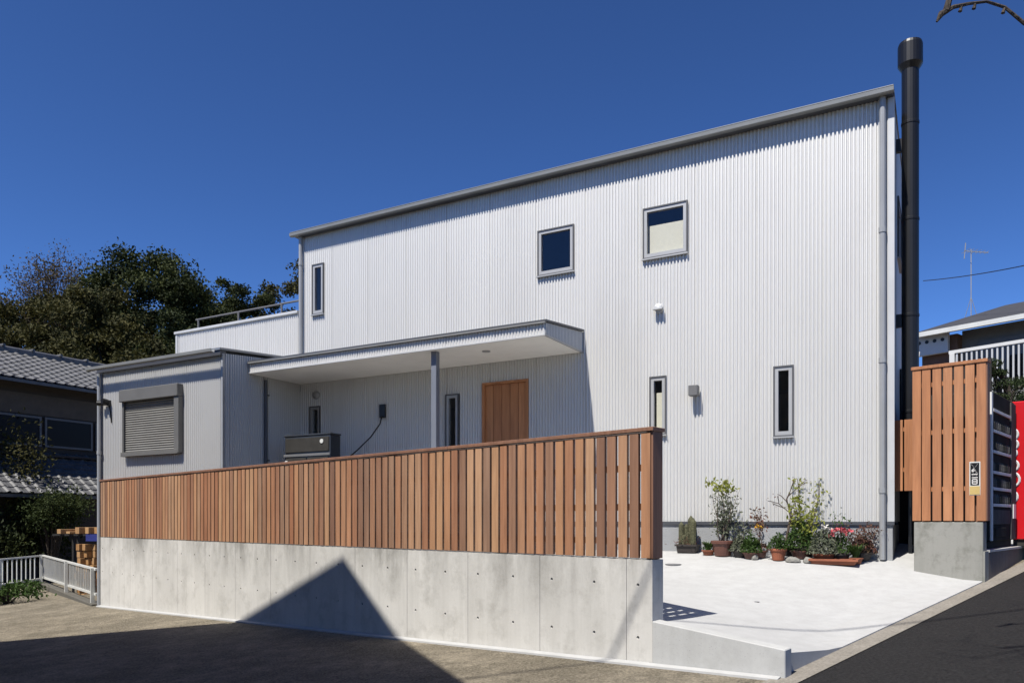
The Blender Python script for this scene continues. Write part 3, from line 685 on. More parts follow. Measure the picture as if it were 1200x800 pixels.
def tile_mesh(wd=.30, ln_=.33, sl_=0):
    m_ = MB(); prof_ = [(0,.0),(.05,.012),(.12,.004),(.19,.012),(.235,.045),(.27,.052),(.305,.030)]
    rows_ = []
    for yy, lift in ((0, .028), (ln_, .0)):
        rows_.append([m_.P((a, yy, z+lift)) for a, z in prof_])
    fr_ = [m_.P((a, 0, z+.006)) for a, z in prof_]
    for k in range(len(prof_)-1):
        m_.f.append([rows_[0][k], rows_[0][k+1], rows_[1][k+1], rows_[1][k]]); m_.f.append([fr_[k], fr_[k+1], rows_[0][k+1], rows_[0][k]])
    return mesh_of(m_, 'tile')
t_me = tile_mesh()
def tiled(y0, z0, y1, z1, xa, xb, xs_, name):
    ang = math.atan2(z1-z0, y1-y0); L = math.hypot(z1-z0, y1-y0)
    rp = build(MB().hexa([(xs_,y0,z0-.10),(6.2,y0,z0-.10),(6.2,y1,z1-.10),(xs_,y1,z1-.10)], [(xs_,y0,z0-.012),(6.2,y0,z0-.012),(6.2,y1,z1-.012),(xs_,y1,z1-.012)]), 'roof', 'ridge', ln)
    nr = int(L/.28)
    far = MB()
    for i in range(nr+1):
        d = i*.28; yy = y0+d*math.cos(ang)-.03; zz = z0+d*math.sin(ang)
        for j in range(int((6.2-xs_)/.30)):
            x = xs_+j*.30
            if xa <= x <= xb: put('tile', t_me, 'tile', rp, (x, yy, zz-Z0[ln]), (ang+rnd.uniform(-.01,.01), 0, 0))
            else:
                T = Matrix.Translation((x, yy, zz))@Matrix.Rotation(ang, 4, 'X')
                for p in t_me.polygons: far.f.append([far.P(T@t_me.vertices[v_].co) for v_ in p.vertices])
    build(far, 'tile_field', 'tile', rp, kind='stuff')
    return rp
tiled(-1.85, .72, 0.0, 1.98, -3.4, 2.2, -12.0, 'lower')
ur = tiled(-.75, 4.03, 2.0, 5.27, -5.2, 1.9, -14.0, 'upper')
for k in range(34):
    x = -9+k*.45; rt = build(MB().tube([(x,2.02,5.36),(x+.44,2.02,5.36)], .12, 8), 'ridge_tile', 'ridge', ur)
build(bx(-14, 6.2, 1.9, 2.14, 5.15, 5.33), 'ridge_course', 'ridge', ur)
for k in range(15): build(MB().tube([(-9+k*.9,1.86,5.47),(-9+k*.9,2.18,5.47)], .045, 8), 'ridge_end_tile', 'tile', ur)
build(bx(-16, 6.2, 2.3, 5.6, 4.1, 4.9), 'rear_roof', 'ridge', ln)

# ------------------------------------------------------------------ railing, kerb, lumber
def railing(name, label, a, b, z0, z1, n, posts, grp):
    a = Vector(a); b = Vector(b); d = b-a; L = d.length; rot = math.atan2(d.y, d.x)
    t = thing(name, label, 'railing', a.x, a.y, z0[0]-.1, rot, grp)
    h = lambda s: z0[0]+(z0[1]-z0[0])*s/L
    hz_ = lambda s: z1[0]+(z1[1]-z1[0])*s/L
    build(MB().bar((0,0,hz_(0)), (L,0,hz_(L)), .05, .038), 'top_rail', 'rail', t)
    build(MB().bar((0,0,h(0)+.14), (L,0,h(L)+.14), .045, .045), 'bottom_rail', 'rail', t)
    for k in range(1, n):
        s = L*k/n; build(MB().bar((s,0,h(s)+.164), (s,0,hz_(s)-.026), .026, .02), 'baluster', 'rail', t)
    for s in posts: build(MB().bar((s,-.045,h(s)-.15), (s,-.045,hz_(s)+.02), .075, .06), 'post', 'rail', t)
RA = (-12.15, 20.0); RB = (-7.72, 14.36); RC = (-12.0, 15.0)
railing('metal_railing', 'pale metal railing running down to the end of the concrete wall', RA, RB, (-1.62, -1.52), (-.915, -.92), 38, (.05, 4.0, 7.0), 'railing around the garden')
railing('metal_railing', 'pale metal railing in front of the dark garden shrubs', RC, (-12.19, 19.9), (-1.72, -1.66), (-.96, -.925), 26, (1.2, 3.2), 'railing around the garden')
kd = Vector((*RB,0))-Vector((*RA,0)); kl = kd.length
kb = thing('garden_kerb', 'low stained concrete kerb beneath the pale metal railing', 'kerb', *RA, -1.9, math.atan2(kd.y, kd.x))
build(MB().hexa([(-.1,-.11,-2.2),(kl+.1,-.11,-2.2),(kl+.1,.09,-2.2),(-.1,.09,-2.2)], [(-.1,-.11,-1.60),(kl+.1,-.11,-1.545),(kl+.1,.09,-1.545),(-.1,.09,-1.60)]), 'kerb', 'kerbdark', kb, bevel=.01)
# lumber stack
lb = (-8.95, 16.9)
for (dx, z0, n, nz, L_, grp) in ((0, -1.9, 6, 9, 1.0, 0),):
    for k in range(5):
        for j in range(8):
            if k > 3 and j > 5: continue
            px_ = lb[0]-.55+k*.155; zz = -1.75+j*.155
            if zz > -.60: continue
            t = thing('lumber_beam', 'square sawn timber beam in the stack behind the metal railing', 'timber', px_+rnd.uniform(-.02,.02), lb[1]+rnd.uniform(-.06,.06), zz, R(-36), 'timber stacked behind the railing')
            build(bx(-.07, .07, 0, 1.4, zz, zz+.14), 'beam', 'lumber', t, bevel=.004)
for k in range(7):
    t = thing('lumber_plank', 'thin sawn plank lying on top of the timber rack', 'timber', lb[0]-.95+k*.2, lb[1]-.05+rnd.uniform(-.05,.05), -.30, R(-36), 'planks on the timber rack')
    build(bx(-.085, .085, 0, 1.5, -.30, -.30+rnd.choice((.05,.10,.14))), 'plank', 'lumber', t, bevel=.004)
rk = thing('timber_rack', 'dark rack frame with a blue sheet carrying planks by the wall', 'rack', *lb, -1.75, 0)
for a in (-1.05, .45):
    for b in (.7, .9): build(bx(a-.02, a+.02, b-.02, b+.02, -1.85, -.345), 'post', 'darkfence', rk)
build(bx(-1.1, .5, -.02, .95, -.344, -.305), 'shelf', 'darkfence', rk)
build(bx(-.35, .45, -.05, -.025, -.46, -.31), 'sheet', 'blue', rk)

# ------------------------------------------------------------------ plants
def limb(mb, rnd, p, d, L, r, depth, spread=.6, up=.12, tips=None, n=6, minr=.006):
    p = Vector(p); d = Vector(d).normalized(); pts = [p]; rr = [r]; k = 4
    for i in range(k):
        d = (d+Vector((rnd.gauss(0,.13), rnd.gauss(0,.13), rnd.gauss(0,.10)+up*.3))).normalized()
        p = p+d*L/k; pts.append(p); rr.append(max(minr, r*(1-.42*(i+1)/k)))
    mb.tube(pts, rr, n, cap=False)
    if tips is not None and depth <= 1: tips.append(p); tips.append(pts[2])
    if depth > 0:
        for j in range(rnd.choice((2,3,3))):
            nd = (d+Vector((rnd.gauss(0,spread), rnd.gauss(0,spread), rnd.gauss(0,spread*.7)+up))).normalized()
            q = pts[-1] if j < 2 else pts[2+rnd.randint(0,1)]
            limb(mb, rnd, q, nd, L*rnd.uniform(.6,.85), rr[-1]*.8, depth-1, spread, up, tips, max(3, n-1), minr)
def tree(name, label, x, y, zb, h, wdt, leafm, n, leaf, seed, base=.22, group=None, depth_r=None, lobes=58, tr=.22):
    rnd = random.Random(seed); t = thing(name, label, 'tree', x, y, zb, 0, group)
    mb = MB(); ch = h*(1-base); cz = zb+h*base+ch*.5
    mb.tube([(0,0,zb-.3),(rnd.uniform(-.2,.2),rnd.uniform(-.2,.2),zb+h*.35),(rnd.uniform(-.4,.4),rnd.uniform(-.4,.4),zb+h*.75)], [tr,tr*.75,tr*.3], 8)
    cen = []
    for k in range(lobes):
        a = rnd.uniform(0, 2*math.pi); u = rnd.uniform(-1, 1); s = (1-abs(u)**2.6)**.42; rr = rnd.uniform(.55, .97)
        taper = 1.0
        cen.append((Vector((math.cos(a)*s*rr*wdt/2*taper, math.sin(a)*s*rr*(depth_r or wdt/2)*taper, cz+u*rr*ch/2)), rnd.uniform(.65, 1.2)))
    cen.append((Vector((0,0,cz+ch*.36)), .8))
    for c, s in cen[:14]: mb.tube([(0,0,zb+h*.3), (c*.5+Vector((0,0,(zb+h*.5)*.5))), c], [tr*.4, tr*.22, .02], 5, cap=False)
    build(mb, 'trunk', 'bark', t)
    cr = MB(); cs = max(.42, wdt*.115)
    for i in range(int(n*4.8)):
        c, s = rnd.choice(cen); v_ = Vector((rnd.gauss(0,1), rnd.gauss(0,1), rnd.gauss(0,.75)))
        v_ = v_.normalized()*min(abs(rnd.gauss(.85,.38)), 1.7)
        v_.z *= .72
        cr.leaf(c+v_*cs*s, leaf, rnd, .3, .6)
    build(cr, 'crown', leafm, t)
    return t
def px(x, Y): return (x-CX)/F_PX*Y
def top(y, Y): return (HZ-y)/F_PX*Y
G1 = 'trees on the slope behind the house'
for (nm, lab, xp, yp, Y, wd, lm, n, s, base) in (
    ('evergreen_tree', 'large dark evergreen tree with a broad domed crown', 165, 293, 37, 6.9, 'leaf_dark', 9000, 1, .46),
    ('evergreen_tree', 'dark evergreen tree leaning against the side of the broad domed one', 222, 318, 38, 4.6, 'leaf_dark', 5000, 2, .46),
    ('evergreen_tree', 'small dark pointed evergreen behind the terrace railing post', 270, 330, 42, 3.4, 'leaf_dark', 3200, 3, .5),
    ('evergreen_tree', 'dark evergreen rising just above the terrace railing', 303, 334, 41, 3.6, 'leaf_dark', 3200, 13, .5),
    ('broadleaf_tree', 'olive tinted tree peeking past the corner of the tall house wall', 346, 312, 43, 4.6, 'leaf_olive', 4200, 5, .5),
    ('broadleaf_tree', 'olive brown bushy tree below the thin spring trees', 105, 338, 34, 5.6, 'leaf_olive', 6500, 6, .4),
    ('broadleaf_tree', 'olive tree just above the ridge of the tiled roof', 45, 345, 36, 5.4, 'leaf_olive', 5500, 7, .38),
    ('evergreen_tree', 'dark evergreen bush tree beside the white terrace parapet', 200, 365, 33, 4.8, 'leaf_dark', 5000, 8, .32),
    ('broadleaf_tree', 'dusky olive tree in front of the domed evergreen', 140, 372, 32.5, 4.6, 'leaf_olive', 5000, 9, .32),
    ('evergreen_tree', 'dark evergreen at the end of the tiled roof ridge', -8, 352, 36, 4.8, 'leaf_dark', 4500, 10, .36)):
    zt = top(yp, Y); zb = -1.6
    tree(nm, lab, px(xp, Y), Y, zb, zt-zb, wd, lm, n, .165, 100+s, base, G1, 2.4)
def thin_tree(name, label, x, y, zb, h, seed, leafm, nl, spread=.40, group=None, leaf=.12):
    rnd = random.Random(seed); t = thing(name, label, 'tree', x, y, zb, 0, group); mb = MB(); tips = []
    mb.tube([(0,0,zb-.3),(.1,0,zb+h*.3)], [.2,.16], 8)
    for k in range(7):
        limb(mb, rnd, (.1,0,zb+h*.28+k*.25), (rnd.gauss(0,.35), rnd.gauss(0,.35), 1), h*.185, .10, 4, spread, .22, tips, 5, .012)
    build(mb, 'trunk', 'twig', t)
    cr = MB()
    for i in range(nl):
        p = rnd.choice(tips)+Vector((rnd.gauss(0,.22), rnd.gauss(0,.22), rnd.gauss(0,.22))); cr.leaf(p, leaf, rnd, .2, .55)
    build(cr, 'crown', leafm, t)
thin_tree('spring_tree', 'thin tree with sparse brown spring leaves and open branches', px(20,39), 39, -1.6, (top(278,39)+1.6)*1.04, 21, 'leaf_brown', 13000, group=G1)
thin_tree('spring_tree', 'slender sparse tree between the open one and the domed evergreen', px(72,40), 40, -1.6, (top(292,40)+1.6)*1.06, 22, 'leaf_brown', 9000, group=G1)

def shrub(name, label, x, y, zb, wd, h, leafm, n, leaf, seed, cat='shrub', z_low=0.0, lobes=14, group=None):
    rnd = random.Random(seed); t = thing(name, label, cat, x, y, zb, 0, group); mb = MB(); cen = []
    for k in range(lobes):
        a = rnd.uniform(0, 2*math.pi); r_ = wd/2*math.sqrt(rnd.random())*.8
        c = Vector((math.cos(a)*r_, math.sin(a)*r_, zb+z_low+(h-z_low)*rnd.uniform(.35,.85))); cen.append(c)
        mb.tube([(0,0,zb-.05), c*.4+Vector((0,0,zb*.6+h*.2)), c], [.03,.02,.008], 5, cap=False)
    build(mb, 'stems', 'bark', t)
    cr = MB()
    for i in range(n):
        c = rnd.choice(cen); cr.leaf(c+Vector((rnd.gauss(0,wd*.11), rnd.gauss(0,wd*.11), rnd.gauss(0,(h-z_low)*.13))), leaf, rnd, .3, .55)
    build(cr, 'crown', leafm, t)
shrub('garden_tree', 'dark garden tree in front of the tiled lower roof', px(8,22), 22, -1.7, 2.2, 4.1, 'leaf_olive', 7000, .11, 31, 'tree', .5, 24)
shrub('topiary_shrub', 'flat topped clipped garden tree below the tiled eave', px(60,21.5), 21.5, -1.7, 1.9, 2.45, 'leaf_top', 7500, .08, 32, 'shrub', 1.2, 22)
shrub('garden_shrub', 'dark shrub beneath the flat topped clipped tree', px(45,22.5), 22.5, -1.7, 2.4, 1.7, 'leaf_dark', 5000, .12, 33, 'shrub', 0, 18)
shrub('garden_shrub', 'dark shrub close behind the bend of the metal railing', px(-5,21), 21, -1.7, 2.4, 2.0, 'leaf_dark', 5000, .12, 34, 'shrub', 0, 18)
shrub('weed_clump', 'green weeds growing at the foot of the pale railing', px(8,16.2), 16.2, gz(px(8,16.2),16.2), 1.3, .45, 'leaf_green', 900, .08, 35, 'weeds', 0, 10)
shrub('weed_clump', 'low weeds by the kerb under the railing bend', px(32,18.3), 18.3, gz(px(32,18.3),18.3), .8, .3, 'leaf_green', 500, .07, 36, 'weeds', 0, 8)

# potted plants along the facade -----------------------------------------------------------
def pot(t, prof, mt, z, soil_r, soil_z, rect=None):
    if rect:
        L, Wd_, H_ = rect; m_ = MB(); m_.hexa([(-L/2*.92,-Wd_/2*.85,z),(L/2*.92,-Wd_/2*.85,z),(L/2*.92,Wd_/2*.85,z),(-L/2*.92,Wd_/2*.85,z)], [(-L/2,-Wd_/2,z+H_),(L/2,-Wd_/2,z+H_),(L/2,Wd_/2,z+H_),(-L/2,Wd_/2,z+H_)])
        build(m_, 'pot', mt, t, bevel=.008)
        m_ = MB(); e = .015
        for a, b, c, d in ((-L/2-e,L/2+e,-Wd_/2-e,-Wd_/2+e),(-L/2-e,L/2+e,Wd_/2-e,Wd_/2+e),(-L/2-e,-L/2+e,-Wd_/2+e,Wd_/2-e),(L/2-e,L/2+e,-Wd_/2+e,Wd_/2-e)): m_.box(a, b, c, d, z+H_-.012, z+H_+.012)
        build(m_, 'rim', mt, t); build(bx(-L/2+e, L/2-e, -Wd_/2+e, Wd_/2-e, z+H_-.02, z+H_+.004), 'soil', 'soil', t)
    else:
        build(MB().lathe(prof, (0,0,z), 20), 'pot', mt, t, smooth=False); build(MB().lathe([(soil_r,0),(soil_r*.9,.008)], (0,0,z+soil_z), 16), 'soil', 'soil', t)
def rpot(r, h): return [(r*.68,0),(r*.70,.004),(r*.93,h*.80),(r*1.04,h*.81),(r*1.06,h*.97),(r*1.0,h),(r*.92,h),(r*.90,h*.9)]
def plant(name, label, xp, yp, potkind, r, h, mt, leafm, spec, seed, cat='potted plant', rect=None):
    X, Y, z = yard_at(xp, yp); rnd = random.Random(seed)
    t = thing(name, label, cat, X, Y, z, HROT, 'potted plants along the facade')
    if potkind: pot(t, rpot(r, h), mt, z, r*.9, h*.93, rect)
    st = MB(); lv = MB(); z1 = z+(h*.93 if potkind else 0)
    for (kind, *a) in spec:
        if kind == 'stems':      # n, height, spread, radius, leaves, leaf size, leaf zone
            n, hh, sp, rad, nl, ls, zone = a
            for k in range(n):
                d = Vector((rnd.gauss(0,sp), rnd.gauss(0,sp*.6), 1)); p = Vector((rnd.uniform(-r,r)*.4, rnd.uniform(-r,r)*.4, z1-.03)); pts = [p]; H_ = hh*rnd.uniform(.7,1.0)
                for i in range(5):
                    d = d+Vector((rnd.gauss(0,.16), rnd.gauss(0,.12), .1)); p = p+d.normalized()*H_/5; pts.append(p)
                st.tube(pts, [rad*(1-.14*i) for i in range(6)], 5, cap=False)
                for i in range(nl):
                    f = zone[0]+(zone[1]-zone[0])*rnd.random(); j = min(4, int(f*5)); q = pts[j].lerp(pts[j+1], f*5-j)
                    lv.leaf(q+Vector((rnd.gauss(0,ls*.9), rnd.gauss(0,ls*.9), rnd.gauss(0,ls*.7))), ls, rnd, .2, .45)
        if kind == 'mound':      # width, height, n, leaf
            wd, hh, n, ls = a
            for i in range(n):
                u = rnd.random()**.5; an = rnd.uniform(0, 6.283); zz = (1-u*u)*rnd.uniform(.45,1.0)
                lv.leaf((math.cos(an)*u*wd/2, math.sin(an)*u*wd/2*.8, z1+.01+zz*hh), ls, rnd, .6, .42)
        if kind == 'blades':     # n, height
            n, hh = a
            for i in range(n):
                an = rnd.uniform(0, 6.283); dx, dy = math.cos(an), math.sin(an); L = hh*rnd.uniform(.6,1); b = Vector((dx*r*.3, dy*r*.3, z1-.01)); w_ = Vector((-dy, dx, 0))*.008
                m1 = b+Vector((dx*L*.22, dy*L*.22, L*.65)); e = b+Vector((dx*L*.55, dy*L*.55, L*.9))
                lv.face([b-w_, b+w_, m1+w_, m1-w_]); lv.face([m1-w_, m1+w_, e])
        if kind == 'branches':   # height, n leaves, leaf size, bend
            hh, nl, ls = a; tips = []
            limb(st, rnd, (0,0,z1-.03), (rnd.gauss(0,.2),0,1), hh*.40, .024, 3, .62, .12, tips, 6, .006)
            for i in range(nl): lv.leaf(rnd.choice(tips)+Vector((rnd.gauss(0,.03), rnd.gauss(0,.03), rnd.gauss(0,.03))), ls, rnd, .2, .5)
        if kind == 'flowers':    # material, n, height, spread, size
            fm, n, hh, sp, fs = a; fm_ = MB()
            for i in range(n):
                c = Vector((rnd.gauss(0,sp), rnd.gauss(0,sp*.5)-.05, z1+hh*rnd.uniform(.8,1.05)))
                st.tube([(c.x*.4,c.y*.4,z1), tuple(c)], .004, 4, cap=False)
                for k in range(7): fm_.leaf(c+Vector((rnd.gauss(0,fs*.4), rnd.gauss(0,fs*.4), rnd.gauss(0,fs*.3))), fs, rnd, 0, .8)
            build(fm_, 'flowers', fm, t)
    if st.v: build(st, 'stems', 'twig', t)
    if lv.v: build(lv, 'foliage', leafm, t)
    return t
# cactus cluster
X, Y, z = yard_at(806, 647); t = thing('potted_cactus', 'cluster of upright cactus columns in a low dark pot', 'potted plant', X, Y, z, HROT, 'potted plants along the facade')
pot(t, None, 'potblack', z, 0, 0, (.27,.2,.10))
rnd = random.Random(3); hh_ = ((-.08,.33,.032),(-.02,.30,.03),(.035,.41,.038),(.085,.38,.035),(.0,.20,.03),(.06,.2,.03),(-.05,.16,.028))
for k, (dx, H_, r_) in enumerate(hh_):
    m_ = MB(); n = 16; rings = []
    for i in range(8):
        f = i/7; rr = r_*(1.0 if f < .8 else math.sqrt(max(.02, 1-((f-.8)/.2)**2)))
        rings.append([m_.P((dx+(rr*(1+.16*(j%2)))*math.cos(6.283*j/n), .03*((k%3)-1)+(rr*(1+.16*(j%2)))*math.sin(6.283*j/n), z+.09+H_*f)) for j in range(n)])
    for a, b in zip(rings, rings[1:]):
        for j in range(n): m_.f.append([a[j], a[(j+1)%n], b[(j+1)%n], b[j]])
    m_.f.append(rings[-1]); build(m_, 'column', 'cactus', t)
lv = MB()
for i in range(160): lv.leaf((rnd.gauss(0,.09), rnd.gauss(-.03,.06), z+.10+abs(rnd.gauss(0,.05))), .04, rnd, .2, .3)
build(lv, 'foliage', 'leaf_red', t)
plant('potted_grass', 'small grassy tuft in a shallow terracotta pot beside the cactus', 830, 650, 1, .085, .065, 'terracotta', 'leaf_green', [('blades', 70, .16), ('mound', .2, .08, 60, .04)], 41)
plant('potted_tree', 'tall slim leafy shrub in a large glazed brown pot', 847, 651, 1, .145, .20, 'potdark', 'leaf_grey', [('stems', 8, .78, .12, .009, 70, .05, (.2,1)), ('stems', 4, .98, .07, .005, 3, .04, (.6,1))], 42)
tp = [o for o in C.objects if o.get('label', '').startswith('tall slim leafy')][0]
lv = MB(); rnd = random.Random(8)
for c in ((-.13,.95),(.05,.93),(.09,.88),(-.02,.85)):
    for i in range(26): lv.leaf((c[0]+rnd.gauss(0,.05), rnd.gauss(0,.05), Z0[tp]+c[1]+rnd.gauss(0,.035)), .07, rnd, .2, .5)
build(lv, 'young_leaves', 'leaf_yel', tp)
plant('potted_shrub', 'dusky low shrub in a dark tray beside the large brown pot', 868, 652, 1, .11, .08, 'potblack', 'leaf_grey', [('mound', .32, .2, 420, .05), ('stems', 7, .42, .25, .004, 30, .045, (.3,1))], 43)
plant('potted_flower', 'pot with pink leafed stems and one yellow flower', 890, 653, 1, .10, .09, 'potdark', 'leaf_red', [('stems', 5, .62, .1, .004, 30, .045, (.55,1)), ('mound', .22, .16, 120, .05), ('flowers', 'yel', 1, .34, .02, .06)], 44)
plant('potted_herbs', 'mixed green herbs in a low brown planter tray', 880, 654, 1, .1, .075, 'potdark', 'leaf_green', [('mound', .28, .26, 420, .05), ('blades', 40, .24)], 45)
plant('potted_plant', 'bushy green plant in a small bright terracotta pot', 912, 656, 1, .10, .145, 'terracotta', 'leaf_green', [('mound', .28, .2, 380, .045), ('blades', 30, .2)], 46)
plant('bare_bonsai', 'bare branched little tree with a few buds in a dark pot', 921, 650, 1, .11, .12, 'potblack', 'leaf_red', [('branches', 1.0, 60, .03)], 52)
plant('yellow_shrub', 'yellow green leafy shrub trained up a stake against the wall', 943, 653, 1, .12, .13, 'potblack', 'leaf_yel', [('stems', 3, .92, .05, .012, 95, .06, (.4,1)), ('stems', 3, .55, .3, .007, 80, .06, (.3,1))], 48)
plant('green_bush', 'dense mid green bush at the foot of the yellow shrub', 938, 654, 1, .12, .10, 'potdark', 'leaf_green', [('mound', .40, .40, 900, .05)], 49)
plant('variegated_plant', 'pale grey leaved mound with white blossoms in a long trough', 966, 657, 1, .14, .09, 'terracotta', 'leaf_grey', [('mound', .42, .30, 900, .055), ('flowers', 'whitepetal', 3, .34, .06, .045)], 50, rect=None)
plant('pink_flowers', 'dark leaved plant topped by coral pink flowers', 985, 658, 1, .11, .10, 'potblack', 'leaf_green', [('mound', .30, .26, 360, .05), ('stems', 4, .6, .15, .005, 14, .045, (.6,1)), ('flowers', 'pink', 5, .30, .05, .06)], 51)
plant('red_leaf_shrub', 'twiggy reddish shrub beside the downpipe at the house corner', 1010, 656, 1, .12, .09, 'potblack', 'leaf_red', [('stems', 12, .46, .42, .005, 40, .04, (.3,1)), ('mound', .34, .22, 360, .05)], 53)
plant('potted_grass', 'bright grassy tuft growing beside the terracotta trough end', 1003, 660, 1, .08, .07, 'terracotta', 'leaf_green', [('blades', 110, .22)], 54)
X, Y, z = yard_at(977, 661); t = thing('planter_trough', 'long shallow terracotta trough in front of the flowers', 'planter', X, Y, z, HROT)
pot(t, None, 'terracotta', z, 0, 0, (.52,.16,.055))
def rockthing(label, xp, yp, sx, sy, sz, seed):
    X, Y, z = yard_at(xp, yp); rnd = random.Random(seed); t = thing('rock', label, 'rock', X, Y, z, HROT)
    m_ = MB(); bm = bmesh.new(); bmesh.ops.create_icosphere(bm, subdivisions=2, radius=1)
    for v_ in bm.verts:
        k = 1+.16*math.sin(3.1*v_.co.x+seed)+.13*math.sin(4.3*v_.co.y+seed*2)+rnd.uniform(-.05,.05); v_.co = (v_.co.x*sx*k, v_.co.y*sy*k, max(-.25, v_.co.z*k)*sz+sz*.2)
    me = bpy.data.meshes.new('stone'); bm.to_mesh(me); bm.free(); put('stone', me, 'rock', t)
rockthing('rounded grey rock between the herbs and the terracotta pot', 884, 655, .05, .05, .05, 1)
rockthing('flat brown grey rock right of the small terracotta pot', 930, 658, .11, .07, .05, 2)
rockthing('pale grey rock next to the long terracotta trough', 948, 659, .07, .06, .055, 3)
# drain cover and small bolt plate in the yard
X, Y, z = yard_at(789, 661); t = thing('drain_cover', 'small grey drain cover set into the white yard slab', 'drain', X, Y, z, HROT)
build(MB().lathe([(.10,-.01),(.10,.005),(.085,.008)], (0,0,z), 18), 'cover', 'midgrey', t)
X, Y, z = yard_at(887, 705); t = thing('survey_plate', 'tiny dark metal plate fixed in the open white slab', 'plate', X, Y, z, HROT)
build(bx(-.022, .022, -.016, .016, z-.005, z+.006), 'plate', 'midgrey', t)

# ------------------------------------------------------------------ neighbour uphill on the right
NX, NY = px(1137, 20.5), 20.5; NROT = math.atan2(-.78, .62)
rn = thing('uphill_house', 'dark roofed house with a white balcony railing up the hill', 'house', NX, NY, .2, NROT)
build(bx(-.2, 9, 0, 6, -.6, 5.05), 'wall', 'greywall', rn)
build(bx(-1.1, -.202, -.3, 5, -.6, 4.94), 'wall', 'brownwall', rn)
build(MB().hexa([(-1.2,-.75,4.95),(9.3,-.75,4.95),(9.3,3,6.15),(-.2,3,6.15)], [(-1.2,-.75,5.04),(9.3,-.75,5.04),(9.3,3,6.26),(-.2,3,6.26)]), 'roof', 'darkroof', rn)
rr_ = [o for o in rn.children if o.name.startswith('roof')][0]
build(bx(-1.0, 9.3, -.86, -.755, 4.90, 5.02), 'gutter', 'rail', rr_)
lat = build(bx(-1.5, -.35, -.52, -.40, 4.45, 5.0), 'barge_panel', 'white', rn)
for k in range(5): build(MB().tube([(-1.28+k*.2,-.53,4.80),(-1.28+k*.2,-.515,4.80)], .05, 8), 'vent_hole', 'black', lat)
build(bx(-1.6, -.1, -.60, -.39, 5.0, 5.07), 'barge_cap', 'rail', lat)
build(bx(.2, 9, -.05, -.01, 3.4, 4.7), 'shade_band', 'midgrey', rn)
for k in range(4):
    wn = build(bx(.9+k*1.9, .95+k*1.9, -.09, -.051, 2.2, 4.25), 'window', 'rail', rn); build(bx(.96+k*1.9, 2.7+k*1.9, -.08, -.055, 2.2, 4.2), 'pane', 'oldglass', wn)
bl = build(bx(0, 9, -1.3, -.06, 2.9, 3.1), 'balcony', 'greywall', rn)
build(bx(0, 9, -1.33, -1.25, 4.22, 4.30), 'top_rail', 'white', bl)
for k in range(78): build(bx(.05+k*.115, .09+k*.115, -1.31, -1.28, 3.1, 4.22), 'baluster', 'trim_white', bl)
for k in range(4): build(bx(.02+k*2.6, .14+k*2.6, -1.34, -1.25, 3.1, 4.22), 'post', 'white', bl)
# television aerial on that roof
YA = 22.5; ax = px(1138, YA)
an = thing('roof_aerial', 'thin television aerial on a mast above the dark roof', 'aerial', ax, YA, top(366,YA), 0)
za, zt = top(366,YA), top(292,YA)
build(MB().tube([(0,0,za-.3),(0,0,zt)], .014, 6), 'mast', 'trim', an)
for k in range(3): build(MB().tube([(math.cos(k*2.09)*.22,math.sin(k*2.09)*.22,za-.25),(0,0,za+.45)], .008, 5), 'stay', 'trim', an)
build(MB().bar((-.2,0,zt-.05), (.5,0,zt-.10), .02), 'boom', 'trim', an)
for k in range(6): build(MB().bar((-.15+k*.12,-.22+k*.02,zt-.05-k*.008), (-.15+k*.12,.22-k*.02,zt-.05-k*.008), .009), 'element', 'trim', an)
build(MB().bar((-.2,0,zt-.28), (-.16,0,zt+.18), .02), 'reflector', 'trim', an)
# cloud-pruned pine by the vending machines
pt = thing('pruned_pine', 'dark cloud pruned garden pine behind the vending machines', 'tree', px(1178,12.6), 12.6, -.2, 0)
mb = MB(); zt = lambda y: top(y, 12.6)
mb.tube([(0,0,-.4),(-.1,.1,.8),(.12,.0,1.6),(.0,.0,2.3),(-.35,.0,2.6)], [.11,.09,.075,.05,.03], 8)
cl_ = [(-.35,0,zt(428),.26,.10),(-.22,0,zt(438),.22,.09),(.05,0,zt(452),.36,.12),(.42,.1,zt(448),.4,.13),(.2,0,zt(468),.5,.13),(-.25,.1,zt(466),.3,.1),(.7,.1,zt(462),.5,.15),(.3,-.1,zt(490),.5,.14),(1.1,.1,zt(470),.5,.15)]
for a, b, c, r_, h_ in cl_: mb.tube([(0,0,min(1.6,c-.2)),(a*.5,b,c-.12),(a,b,c)], [.04,.03,.015], 5, cap=False)
build(mb, 'trunk', 'bark', pt)
rnd = random.Random(9); cr = MB()
for a, b, c, r_, h_ in cl_:
    for i in range(420):
        u = rnd.random()**.5; an_ = rnd.uniform(0,6.283); cr.leaf((a+math.cos(an_)*u*r_, b+math.sin(an_)*u*r_, c+rnd.uniform(-.5,1)*h_*(1-u*u*.7)), .10, rnd, .9, .18)
build(cr, 'crown', 'leaf_pine', pt)
# service wires
def wire(label, pts, r=.008, sag=.3):
    a, b = Vector(pts[0]), Vector(pts[1]); m_ = MB(); n = 24; P_ = []
    for k in range(n+1):
        f = k/n; p = a.lerp(b, f); p.z -= sag*4*f*(1-f); P_.append(p-a)
    m_.tube(P_, r, 6); t = put('overhead_wire', mesh_of(m_, 'overhead_wire'), 'black', None, tuple(a)); tag(t, label, 'wire', 'overhead wires')
wire('thin overhead wire crossing the sky beside the roof aerial', ((px(1082,24), 24, top(329,24)), (px(1290,16), 16, top(290,16))), .012, .1)
wire('overhead cable strung above the lot out to the road', ((-15.2,-.35,7.8), (14.1,5.45,7.6)), .016, .25)

